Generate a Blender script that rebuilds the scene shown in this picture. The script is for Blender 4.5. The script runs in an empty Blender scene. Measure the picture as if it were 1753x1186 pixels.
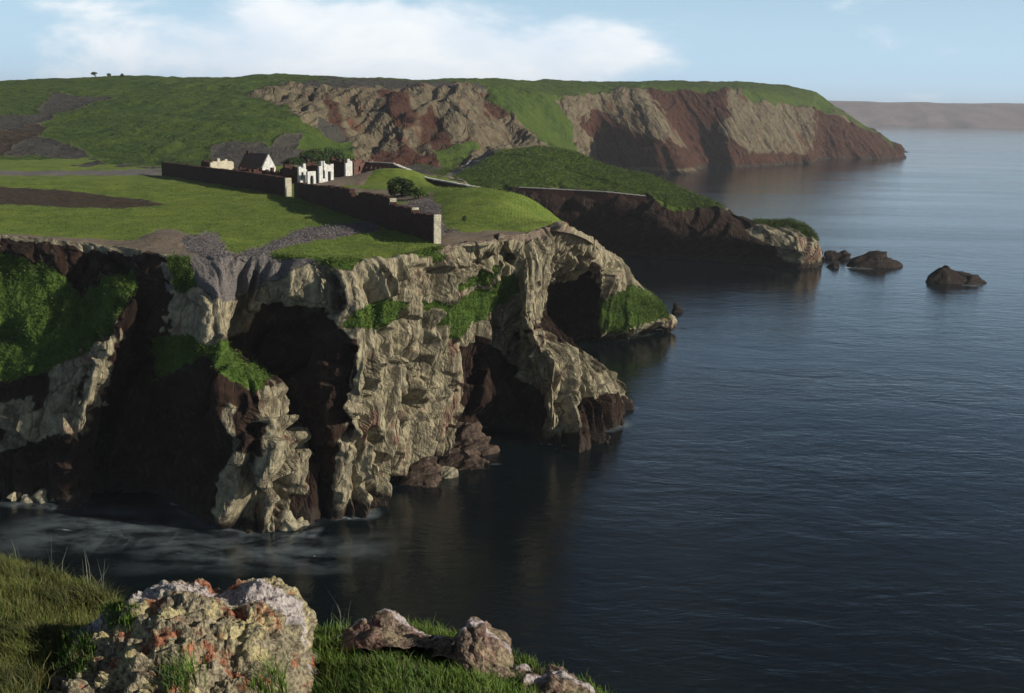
import bpy, math, random
import numpy as np
from mathutils import Vector, Matrix

# ------------------------------------------------------------------ camera, sky, sun, exposure
SC = bpy.context.scene
COL = SC.collection
random.seed(7)
RNG = np.random.default_rng(7)
W0, H0, F0 = 1753.0, 1186.0, 1900.0          # frame in photograph pixels, focal length in pixels
PITCH, ROLL, CAMZ = math.radians(12.09), math.radians(1.15), 50.0
cP, sP, cR, sR = math.cos(PITCH), math.sin(PITCH), math.cos(ROLL), math.sin(ROLL)
FW = np.array([0, cP, -sP]); R0 = np.array([1., 0, 0]); U0 = np.array([0, sP, cP])
RT = R0 * cR + U0 * sR; UP = -R0 * sR + U0 * cR

cam_d = bpy.data.cameras.new('camera'); cam = bpy.data.objects.new('camera', cam_d); COL.objects.link(cam)
cam_d.sensor_width = 36.0; cam_d.lens = 36.0 * F0 / W0
cam_d.clip_start = 0.1; cam_d.clip_end = 90000
cam.matrix_world = Matrix(((RT[0], UP[0], -FW[0], 0), (RT[1], UP[1], -FW[1], 0), (RT[2], UP[2], -FW[2], CAMZ), (0, 0, 0, 1)))
SC.camera = cam

SUN_EL = math.radians(24)
SUN_DIR = np.array([0.953, -0.303])           # towards the sun, in plan
SUN_V = Vector((SUN_DIR[0] * math.cos(SUN_EL), SUN_DIR[1] * math.cos(SUN_EL), math.sin(SUN_EL))).normalized()
sd = bpy.data.lights.new('sun', 'SUN'); sd.energy = 5.0; sd.angle = math.radians(0.5); sd.color = (1.0, 0.93, 0.80)
so = bpy.data.objects.new('sun', sd); COL.objects.link(so)
so.rotation_mode = 'QUATERNION'; so.rotation_quaternion = SUN_V.to_track_quat('Z', 'Y')

SC.view_settings.view_transform = 'Standard'; SC.view_settings.look = 'None'
SC.view_settings.gamma = 1.0; SC.view_settings.exposure = 0.12

w = bpy.data.worlds.new('World'); SC.world = w; w.use_nodes = True
nt = w.node_tree; nt.nodes.clear()


def nn(nt, t, **k):
    n = nt.nodes.new(t)
    for a, b in k.items():
        setattr(n, a, b)
    return n


def ln(nt, a, b):
    nt.links.new(a, b)


def mixc(nt, fac, a, b, mode='MIX'):
    m = nn(nt, 'ShaderNodeMix', data_type='RGBA', blend_type=mode)
    for sock, v in ((m.inputs[0], fac), (m.inputs[6], a), (m.inputs[7], b)):
        if isinstance(v, bpy.types.NodeSocket):
            ln(nt, v, sock)
        elif isinstance(v, (int, float)):
            sock.default_value = v
        else:
            sock.default_value = (v[0], v[1], v[2], 1)
    return m.outputs[2]


def mth(nt, op, a, b=None, c=None, clamp=False):
    m = nn(nt, 'ShaderNodeMath', operation=op, use_clamp=clamp)
    for i, v in enumerate((a, b, c)):
        if v is None:
            continue
        if isinstance(v, bpy.types.NodeSocket):
            ln(nt, v, m.inputs[i])
        else:
            m.inputs[i].default_value = v
    return m.outputs[0]


def mapr(nt, v, a, b, c=0.0, d=1.0, smooth=True):
    m = nn(nt, 'ShaderNodeMapRange', interpolation_type='SMOOTHSTEP' if smooth else 'LINEAR')
    ln(nt, v, m.inputs[0])
    for i, x in enumerate((a, b, c, d)):
        m.inputs[i + 1].default_value = x
    return m.outputs[0]


def noise(nt, vec, scale, detail=4, rough=0.55, dist=0.0, typ=None):
    n = nn(nt, 'ShaderNodeTexNoise')
    if typ:
        n.noise_type = typ
    ln(nt, vec, n.inputs['Vector'])
    n.inputs['Scale'].default_value = scale; n.inputs['Detail'].default_value = detail
    n.inputs['Roughness'].default_value = rough; n.inputs['Distortion'].default_value = dist
    return n.outputs[0]


def mapping(nt, vec, scale=(1, 1, 1), rot=(0, 0, 0), loc=(0, 0, 0)):
    m = nn(nt, 'ShaderNodeMapping')
    ln(nt, vec, m.inputs[0])
    m.inputs['Scale'].default_value = scale; m.inputs['Rotation'].default_value = rot; m.inputs['Location'].default_value = loc
    return m.outputs[0]


SKY_STRENGTH = 0.10
sky = nn(nt, 'ShaderNodeTexSky', sky_type='NISHITA', sun_disc=False)
sky.sun_elevation = SUN_EL; sky.sun_rotation = math.atan2(SUN_DIR[0], SUN_DIR[1])
sky.altitude = 50; sky.air_density = 1.0; sky.dust_density = 1.2; sky.ozone_density = 1.0
tc = nn(nt, 'ShaderNodeTexCoord')
sep = nn(nt, 'ShaderNodeSeparateXYZ'); ln(nt, tc.outputs['Generated'], sep.inputs[0])
az = mth(nt, 'ARCTAN2', sep.outputs[0], sep.outputs[1])      # 0 = straight ahead, + to the right
el = sep.outputs[2]
cv = nn(nt, 'ShaderNodeCombineXYZ'); ln(nt, az, cv.inputs[0]); ln(nt, el, cv.inputs[1])
cm = mapping(nt, cv.outputs[0], (1, 2.3, 1), loc=(3.1, 0.2, 0))
n1 = noise(nt, cm, 6.5, 7, 0.55, 0.25)
n2 = noise(nt, mapping(nt, cv.outputs[0], (1, 3.5, 1), loc=(7, 1, 0)), 3.0, 4, 0.5)
# cloud bank low over the land ahead, thinner elsewhere
def bump_in(v, c, wd):
    return mth(nt, 'SUBTRACT', 1.0, mth(nt, 'POWER', mth(nt, 'ABSOLUTE', mth(nt, 'DIVIDE', mth(nt, 'SUBTRACT', v, c), wd)), 2.0), clamp=True)
bank = mth(nt, 'MULTIPLY', bump_in(az, -0.12, 0.30), bump_in(el, 0.030, 0.07))
den = mth(nt, 'ADD', mth(nt, 'MULTIPLY', n1, 0.9), mth(nt, 'ADD', mth(nt, 'MULTIPLY', bank, 0.42), mth(nt, 'MULTIPLY', n2, 0.12)))
cl = mapr(nt, den, 0.57, 0.76)
hz = mapr(nt, el, 0.0, 0.26, 0.92, 0.0)
skyc = mixc(nt, 1.0, sky.outputs[0], (0.68, 0.82, 0.97), 'MULTIPLY')
skyc = mixc(nt, mapr(nt, el, 0.18, 0.45, 0.0, 0.78), skyc, (0.34, 0.41, 0.47))
skyc = mixc(nt, hz, skyc, (5.2, 7.5, 9.5))
cc = mixc(nt, mapr(nt, n1, 0.35, 0.75), (7.6, 8.5, 9.5), (10.2, 10.3, 10.2))
skyc = mixc(nt, mth(nt, 'MULTIPLY', cl, 0.92), skyc, cc)
bg = nn(nt, 'ShaderNodeBackground'); bg.inputs[1].default_value = SKY_STRENGTH
ln(nt, skyc, bg.inputs[0])
wo = nn(nt, 'ShaderNodeOutputWorld'); ln(nt, bg.outputs[0], wo.inputs[0])


# ------------------------------------------------------------------ measuring, noise, mesh helpers
def ray(px, py):
    return FW + RT * ((px - W0 / 2) / F0) + UP * ((H0 / 2 - py) / F0)


def at(px, py, Y=None, z=None):
    r = ray(px, py)
    t = Y / r[1] if Y is not None else (z - CAMZ) / r[2]
    return np.array([0, 0, CAMZ]) + r * t


def proj(P):
    d = P - np.array([0, 0, CAMZ])
    f = np.maximum(d @ FW, 1e-3)
    return W0 / 2 + F0 * (d @ RT) / f, H0 / 2 - F0 * (d @ UP) / f


_perm = np.random.default_rng(11).permutation(256).astype(np.int64)
_perm = np.concatenate([_perm, _perm, _perm])
_gr = np.random.default_rng(5).normal(size=(256, 3)); _gr /= np.linalg.norm(_gr, axis=1)[:, None]


def perlin(p):
    i = np.floor(p).astype(np.int64); f = p - i; i &= 255
    u = f * f * f * (f * (f * 6 - 15) + 10)
    out = 0
    for a in (0, 1):
        wa = u[:, 0] if a else 1 - u[:, 0]
        for b in (0, 1):
            wb = u[:, 1] if b else 1 - u[:, 1]
            for c in (0, 1):
                wc = u[:, 2] if c else 1 - u[:, 2]
                h = _perm[_perm[_perm[(i[:, 0] + a) & 255] + ((i[:, 1] + b) & 255)] + ((i[:, 2] + c) & 255)]
                g = _gr[h]
                out = out + wa * wb * wc * (g[:, 0] * (f[:, 0] - a) + g[:, 1] * (f[:, 1] - b) + g[:, 2] * (f[:, 2] - c))
    return out * 1.5


def fbm(p, oct=4, gain=0.5, lac=2.03):
    s = 0; a = 1.0; q = p.copy()
    for _ in range(oct):
        s = s + a * perlin(q); a *= gain; q = q * lac + 17.3
    return s


def ridged(p, oct=4, gain=0.5):
    s = 0; a = 1.0; q = p.copy()
    for _ in range(oct):
        s = s + a * (1 - 2 * np.abs(perlin(q))); a *= gain; q = q * 2.1 + 9.7
    return s


def hsh(*a):
    h = 0
    for k in a:
        h = _perm[(h + (k.astype(np.int64) & 255)) & 255]
    return h / 255.0


def smooth(x, a, b):
    t = np.clip((x - a) / (b - a), 0, 1)
    return t * t * (3 - 2 * t)


def blocks(p, b, along, ws, wt, warp=0.6, tilt=1.2):
    """stepped slabs: cells ws thick across the bedding normal b and wt long along the bedding"""
    b = np.array(b, float); b /= np.linalg.norm(b)
    along = np.array(along, float); along -= b * (along @ b); along /= np.linalg.norm(along)
    wv = fbm(p / (ws * 5), 2) * warp * ws * 1.6 + fbm(p / (ws * 1.3), 2) * ws * 0.10
    s = (p @ b + wv) / ws
    i = np.floor(s); fs = s - i
    tb = (p @ along + fbm(p / wt, 2) * wt * 0.25) / wt

    def slab(i, off):
        t = tb + hsh(i, i * 0 + 3) * 3.7
        j = np.floor(t); ft = t - j
        def face(j, ft):   # every block face leans its own way
            return hsh(i, j) - 0.5 + (fs - off - 0.5) * (hsh(i, j + 5, i * 0 + 9) - 0.5) * tilt + (ft - 0.5) * (hsh(i + 3, j, i * 0 + 4) - 0.5) * tilt
        k = smooth(ft, 1 - min(.5, .34 / wt), 1)
        return face(j, ft) * (1 - k) + face(j + 1, ft - 1) * k
    k = smooth(fs, 1 - min(.4, .34 / ws), 1)
    return slab(i, 0) * (1 - k) + slab(i + 1, 1) * k, fs * (1 - k) + (fs - 1) * k


def in_poly(px, py, poly):
    n = len(poly); ins = np.zeros(px.shape, bool)
    for k in range(n):
        x1, y1 = poly[k]; x2, y2 = poly[(k + 1) % n]
        if y1 == y2:
            continue
        c = ((y1 > py) != (y2 > py)) & (px < (x2 - x1) * (py - y1) / (y2 - y1) + x1)
        ins ^= c
    return ins


def new_mesh(name, V, Fq, mat, parent=None, smooth_sh=False, attrs=None, mats=None, midx=None):
    V = np.asarray(V, np.float32); Fq = np.asarray(Fq, np.int32)
    me = bpy.data.meshes.new(name)
    k = Fq.shape[1]; n = len(Fq)
    me.vertices.add(len(V)); me.vertices.foreach_set('co', V.ravel())
    me.loops.add(n * k); me.loops.foreach_set('vertex_index', Fq.ravel())
    me.polygons.add(n); me.polygons.foreach_set('loop_start', np.arange(0, n * k, k, dtype=np.int32))
    me.polygons.foreach_set('loop_total', np.full(n, k, dtype=np.int32))
    me.polygons.foreach_set('use_smooth', np.full(n, bool(smooth_sh)))
    me.update(calc_edges=True)
    if attrs:
        for an, A in attrs.items():
            at_ = me.attributes.new(an, 'FLOAT_COLOR', 'POINT')
            at_.data.foreach_set('color', np.asarray(A, np.float32).ravel())
    for m in (mats or [mat]):
        me.materials.append(m)
    if midx is not None:
        me.polygons.foreach_set('material_index', np.asarray(midx, np.int32))
    o = bpy.data.objects.new(name, me); COL.objects.link(o)
    if parent is not None:
        o.parent = parent
    return o


def tag(o, label=None, cat=None, group=None, kind=None):
    if label: o['label'] = label
    if cat: o['category'] = cat
    if group: o['group'] = group
    if kind: o['kind'] = kind
    return o


def empty(name, loc, rz=0):
    o = bpy.data.objects.new(name, None); COL.objects.link(o); o.location = loc; o.rotation_euler = (0, 0, rz)
    o.empty_display_size = 0.5
    return o


def grid_faces(nu, nv):
    a = (np.arange(nu - 1)[:, None] * nv + np.arange(nv - 1)[None, :]).ravel()
    return np.stack([a, a + 1, a + nv + 1, a + nv], 1)


def cr_axis(C, counts, tens):
    """interpolate C along axis 0, counts[i] samples in span i; Catmull-Rom blended towards straight by tens"""
    n = C.shape[0]; out = []
    for i in range(n - 1):
        p0 = C[max(i - 1, 0)]; p1 = C[i]; p2 = C[i + 1]; p3 = C[min(i + 2, n - 1)]
        k = counts[i]
        t = np.linspace(0, 1, k, endpoint=False) if i < n - 2 else np.linspace(0, 1, k)
        t = t.reshape((-1,) + (1,) * (C.ndim - 1))
        m1 = (p2 - p0) * 0.5 * tens; m2 = (p3 - p1) * 0.5 * tens
        h = (2 * t**3 - 3 * t**2 + 1) * p1 + (t**3 - 2 * t**2 + t) * m1 + (-2 * t**3 + 3 * t**2) * p2 + (t**3 - t**2) * m2
        out.append(h)
    return np.concatenate(out, 0)


def loft(C, du, dv, tens=0.75, cu=None):
    C = np.asarray(C, float)
    su = [max(3, int(np.percentile(np.linalg.norm(C[i + 1] - C[i], axis=1), 68) / du)) for i in range(C.shape[0] - 1)]
    G = cr_axis(C, su, tens)
    D = G.transpose(1, 0, 2)
    sv = [max(3, int(np.percentile(np.linalg.norm(D[i + 1] - D[i], axis=1), 60) / dv)) for i in range(D.shape[0] - 1)]
    G = cr_axis(D, sv, tens).transpose(1, 0, 2)
    bounds = np.concatenate([[0], np.cumsum(sv)])
    return G, bounds


def normals(G):
    a = np.gradient(G, axis=0); b = np.gradient(G, axis=1)
    n = np.cross(b, a); n /= np.maximum(np.linalg.norm(n, axis=2, keepdims=True), 1e-9)
    return n


# ------------------------------------------------------------------ materials
def base_mat(name, rough=0.9, spec=0.25):
    m = bpy.data.materials.new(name); m.use_nodes = True
    t = m.node_tree; t.nodes.clear()
    o = nn(t, 'ShaderNodeOutputMaterial'); b = nn(t, 'ShaderNodeBsdfPrincipled')
    ln(t, b.outputs[0], o.inputs[0])
    b.inputs['Roughness'].default_value = rough
    b.inputs['Specular IOR Level'].default_value = spec
    return m, t, b


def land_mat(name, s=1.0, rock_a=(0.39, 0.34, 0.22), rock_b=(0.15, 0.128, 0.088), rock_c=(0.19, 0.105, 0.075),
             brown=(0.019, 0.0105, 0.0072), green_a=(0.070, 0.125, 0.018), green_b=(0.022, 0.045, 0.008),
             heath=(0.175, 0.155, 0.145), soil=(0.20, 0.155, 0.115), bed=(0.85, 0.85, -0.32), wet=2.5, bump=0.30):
    """ground cover and rock in one surface. 'cover' attribute: R grass, G heather, B soil, A dark brown (rock, ploughed soil, painted shade)"""
    m, t, b = base_mat(name, 0.93, 0.15)
    geo = nn(t, 'ShaderNodeNewGeometry'); P = geo.outputs['Position']
    at_ = nn(t, 'ShaderNodeAttribute', attribute_name='cover')
    sc = nn(t, 'ShaderNodeSeparateColor'); ln(t, at_.outputs['Color'], sc.inputs[0])
    R, G_, B_, A = sc.outputs[0], sc.outputs[1], sc.outputs[2], at_.outputs['Alpha']
    # bedding-aligned coordinates
    bz = Vector(bed).normalized(); rot = bz.to_track_quat('X', 'Z').to_matrix().transposed().to_euler()
    pr_ = mapping(t, P, (1, 1, 1), (rot[0], rot[1], rot[2])); pb = mapping(t, pr_, (1, 0.15, 0.15))
    big = noise(t, P, 0.16 / s, 4, 0.6)
    mid = noise(t, P, 0.9 / s, 5, 0.65)
    fine = noise(t, P, 4.5 / s, 3, 0.7)
    st = noise(t, pb, 0.8 / s, 5, 0.7, 0.4)
    st2 = noise(t, pb, 1.5 / s, 5, 0.65, 0.2)
    rk = mixc(t, mapr(t, mth(t, 'ADD', mth(t, 'MULTIPLY', st2, 0.5), mth(t, 'MULTIPLY', mid, 0.5)), 0.40, 0.63), rock_b, rock_a)
    rk = mixc(t, mapr(t, mth(t, 'ADD', mth(t, 'MULTIPLY', st, 0.55), mth(t, 'MULTIPLY', big, 0.45)), 0.545, 0.62), rk, rock_c)
    rk = mixc(t, mapr(t, st2, 0.58, 0.70, 0, 0.75), rk, (0.10, 0.085, 0.065))
    rk = mixc(t, mapr(t, fine, 0.30, 0.48, 0.4, 0.0), rk, (0.13, 0.11, 0.08))
    br = mixc(t, mapr(t, mid, 0.35, 0.7), brown, tuple(c * 1.9 for c in brown))  # brown also carries the shade painted on coves and cliff faces
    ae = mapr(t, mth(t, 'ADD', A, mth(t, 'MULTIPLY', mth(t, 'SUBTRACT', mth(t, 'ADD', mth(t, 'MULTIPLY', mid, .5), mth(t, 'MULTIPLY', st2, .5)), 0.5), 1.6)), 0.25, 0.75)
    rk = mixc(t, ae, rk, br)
    if wet:
        sz = nn(t, 'ShaderNodeSeparateXYZ'); ln(t, P, sz.inputs[0])
        wz = mth(t, 'ADD', sz.outputs[2], mth(t, 'MULTIPLY', mth(t, 'SUBTRACT', mid, 0.5), wet * 1.6))
        wf = mapr(t, wz, wet * 0.35, wet, 1.0, 0.0)
        rk = mixc(t, wf, rk, (0.035, 0.026, 0.02))
    crk = []
    for k_, sc_ in ((0, 0.62), (1, 1.9)):
        vo = nn(t, 'ShaderNodeTexVoronoi', feature='DISTANCE_TO_EDGE')
        pv_ = nn(t, 'ShaderNodeVectorMath', operation='ADD'); ln(t, mapping(t, pr_, (1, 0.25, 0.25)), pv_.inputs[0])
        wn = nn(t, 'ShaderNodeTexNoise'); ln(t, P, wn.inputs['Vector']); wn.inputs['Scale'].default_value = 0.5 / s; wn.inputs['Detail'].default_value = 3
        wm = nn(t, 'ShaderNodeVectorMath', operation='SCALE'); ln(t, wn.outputs['Color'], wm.inputs[0]); wm.inputs['Scale'].default_value = 0.9 * s
        ln(t, wm.outputs[0], pv_.inputs[1]); ln(t, pv_.outputs[0], vo.inputs['Vector']); vo.inputs['Scale'].default_value = sc_ / s
        crk.append(mapr(t, vo.outputs['Distance'], 0.0, 0.10))
    rk = mixc(t, mth(t, 'MULTIPLY', mapr(t, crk[0], 0.0, 0.6, 0.75, 0.0), mapr(t, noise(t, P, 0.45 / s, 3, 0.6), 0.40, 0.62)), rk, (0.05, 0.04, 0.03))  # shadow of the cracks put into the rock colour along joints
    gr = mixc(t, mapr(t, mth(t, 'ADD', mth(t, 'MULTIPLY', fine, 0.5), mth(t, 'MULTIPLY', mid, 0.5)), 0.38, 0.62), green_b, green_a)
    gr = mixc(t, mapr(t, big, 0.40, 0.62, 0.0, 0.5), gr, tuple(c * k for c, k in zip(green_a, (1.25, 1.05, 1.3))))
    he = mixc(t, mapr(t, fine, 0.35, 0.65), tuple(c * 0.5 for c in heath), heath)
    so_ = mixc(t, mapr(t, mth(t, 'ADD', mth(t, 'MULTIPLY', fine, 0.5), mth(t, 'MULTIPLY', mid, 0.5)), 0.36, 0.62), tuple(c * 0.55 for c in soil), soil)
    edge = mth(t, 'MULTIPLY', mth(t, 'SUBTRACT', mth(t, 'ADD', mth(t, 'MULTIPLY', mid, 0.6), mth(t, 'MULTIPLY', fine, 0.4)), 0.5), 1.5)
    def mk(x): return mapr(t, mth(t, 'ADD', x, edge), 0.42, 0.58)
    c = mixc(t, mk(B_), rk, so_)
    c = mixc(t, mk(G_), c, he)
    c = mixc(t, mk(R), c, gr)
    ln(t, c, b.inputs['Base Color'])
    hgt = mth(t, 'ADD', mth(t, 'MULTIPLY', fine, 0.5), mth(t, 'ADD', mth(t, 'MULTIPLY', mid, 0.9), mth(t, 'MULTIPLY', st2, 1.3)))
    veg_ = mth(t, 'MAXIMUM', mth(t, 'MAXIMUM', R, G_), B_)
    rkh = mth(t, 'ADD', mth(t, 'MULTIPLY', crk[0], 0.55), mth(t, 'ADD', mth(t, 'MULTIPLY', crk[1], 0.15), mth(t, 'MULTIPLY', st, 1.6)))
    hgt = mth(t, 'ADD', hgt, mth(t, 'MULTIPLY', rkh, mth(t, 'SUBTRACT', 1.0, veg_)))
    bp = nn(t, 'ShaderNodeBump'); bp.inputs['Strength'].default_value = 0.9; bp.inputs['Distance'].default_value = bump * s
    ln(t, hgt, bp.inputs['Height']); ln(t, bp.outputs[0], b.inputs['Normal'])
    return m


def simple_mat(name, c1, c2, scale=3.0, rough=0.9, bump=0.02, c3=None):
    m, t, b = base_mat(name, rough, 0.2)
    geo = nn(t, 'ShaderNodeTexCoord'); P = geo.outputs['Object']
    n = noise(t, P, scale, 5, 0.65); n_ = noise(t, P, scale * 4.3, 3, 0.6)
    c = mixc(t, mapr(t, n, 0.38, 0.62), c1, c2)
    if c3:
        c = mixc(t, mapr(t, n_, 0.56, 0.66), c, c3)
    ln(t, c, b.inputs['Base Color'])
    bp = nn(t, 'ShaderNodeBump'); bp.inputs['Strength'].default_value = 0.7; bp.inputs['Distance'].default_value = bump
    ln(t, mth(t, 'ADD', n, n_), bp.inputs['Height']); ln(t, bp.outputs[0], b.inputs['Normal'])
    return m


def stone_mat(name, c1, c2, mortar, size=0.45):
    m, t, b = base_mat(name, 0.92, 0.15)
    P = nn(t, 'ShaderNodeTexCoord').outputs['Object']
    v = nn(t, 'ShaderNodeTexVoronoi', feature='DISTANCE_TO_EDGE'); ln(t, mapping(t, P, (1, 1, 1.6)), v.inputs['Vector']); v.inputs['Scale'].default_value = 1 / size
    vc = nn(t, 'ShaderNodeTexVoronoi'); ln(t, mapping(t, P, (1, 1, 1.6)), vc.inputs['Vector']); vc.inputs['Scale'].default_value = 1 / size
    n = noise(t, P, 0.5, 5, 0.7); sepc = nn(t, 'ShaderNodeSeparateColor'); ln(t, vc.outputs['Color'], sepc.inputs[0])
    c = mixc(t, sepc.outputs[0], c1, c2)
    c = mixc(t, mapr(t, v.outputs['Distance'], 0.02, 0.09, 0.7, 0.0), c, mortar)
    c = mixc(t, mapr(t, n, 0.5, 0.7, 0, 0.6), c, tuple(x * 0.45 for x in c1))
    ln(t, c, b.inputs['Base Color'])
    bp = nn(t, 'ShaderNodeBump'); bp.inputs['Strength'].default_value = 0.8; bp.inputs['Distance'].default_value = 0.05
    ln(t, mapr(t, v.outputs['Distance'], 0.0, 0.15), bp.inputs['Height']); ln(t, bp.outputs[0], b.inputs['Normal'])
    return m


def leaf_mat(name, c1, c2, scale=0.6, trans=0.2):
    m, t, b = base_mat(name, 0.7, 0.2)
    geo = nn(t, 'ShaderNodeNewGeometry'); P = geo.outputs['Position']
    n = noise(t, P, scale, 4, 0.7)
    c = mixc(t, mapr(t, n, 0.35, 0.65), c1, c2)
    c = mixc(t, mth(t, 'MULTIPLY', geo.outputs['Random Per Island'], 0.5), c, tuple(x * 0.5 for x in c1))
    ln(t, c, b.inputs['Base Color'])
    return m
# ------------------------------------------------------------------ sea
def sea_mat():
    m, t, b = base_mat('sea_water', 0.12, 0.5)
    b.inputs['Base Color'].default_value = (0.0030, 0.0062, 0.0078, 1)
    b.inputs['IOR'].default_value = 1.33
    geo = nn(t, 'ShaderNodeNewGeometry'); P = geo.outputs['Position']
    q = mapping(t, P, (0.55, 1.0, 1), (0, 0, math.radians(12)))
    a = noise(t, q, 0.12, 3, 0.6, 0.6); c = noise(t, q, 0.55, 4, 0.65, 0.5); d = noise(t, q, 2.2, 3, 0.6, 0.3)
    h = mth(t, 'ADD', mth(t, 'MULTIPLY', a, 1.6), mth(t, 'ADD', mth(t, 'MULTIPLY', c, 0.7), mth(t, 'MULTIPLY', d, 0.16)))
    bp = nn(t, 'ShaderNodeBump'); bp.inputs['Strength'].default_value = 1.0; bp.inputs['Distance'].default_value = 0.15
    bgn = noise(t, mapping(t, P, (0.22, 1, 1), (0, 0, .25)), 0.02, 4, 0.6, .4); ln(t, mapr(t, bgn, .38, .62, .55, 1.0), bp.inputs['Strength'])
    ln(t, h, bp.inputs['Height']); ln(t, bp.outputs[0], b.inputs['Normal'])
    big = noise(t, mapping(t, P, (0.3, 1, 1)), 0.012, 4, 0.6)
    ln(t, mapr(t, big, 0.35, 0.65, 0.06, 0.14), b.inputs['Roughness'])
    return m


xs = np.array([-60000, -3000, -400, 0, 400, 3000, 60000.]); ys = np.array([-200, 60, 300, 1000, 5000, 80000.])
V = np.array([[x, y, 0] for x in xs for y in ys])
sea = new_mesh('sea', V, grid_faces(len(xs), len(ys)), sea_mat())
tag(sea, 'dark blue-green rippled sea filling the bay, paler towards the horizon', 'sea', kind='structure')

# ------------------------------------------------------------------ the near headland (cliff of folded slabs under a grass plateau)
def plateau_base(X, Y):
    z = 31.0 + 0 * X
    def bump(cx, cy, rx, ry, h, rot=0.0, p=1.0):
        dx = X - cx; dy = Y - cy; c, s = math.cos(rot), math.sin(rot)
        u = (dx * c + dy * s) / rx; v = (-dx * s + dy * c) / ry
        return h * np.exp(-(u * u + v * v) ** p)
    z = z + bump(-7, 226, 15, 38, 3.0, 0.05) + bump(-31, 284, 13, 9, 3.6) + bump(-47, 154, 6.5, 5, 1.9)
    z = z + bump(-80, 200, 50, 30, -0.5) + bump(-18, 200, 7, 25, -0.6)
    return z


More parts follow.
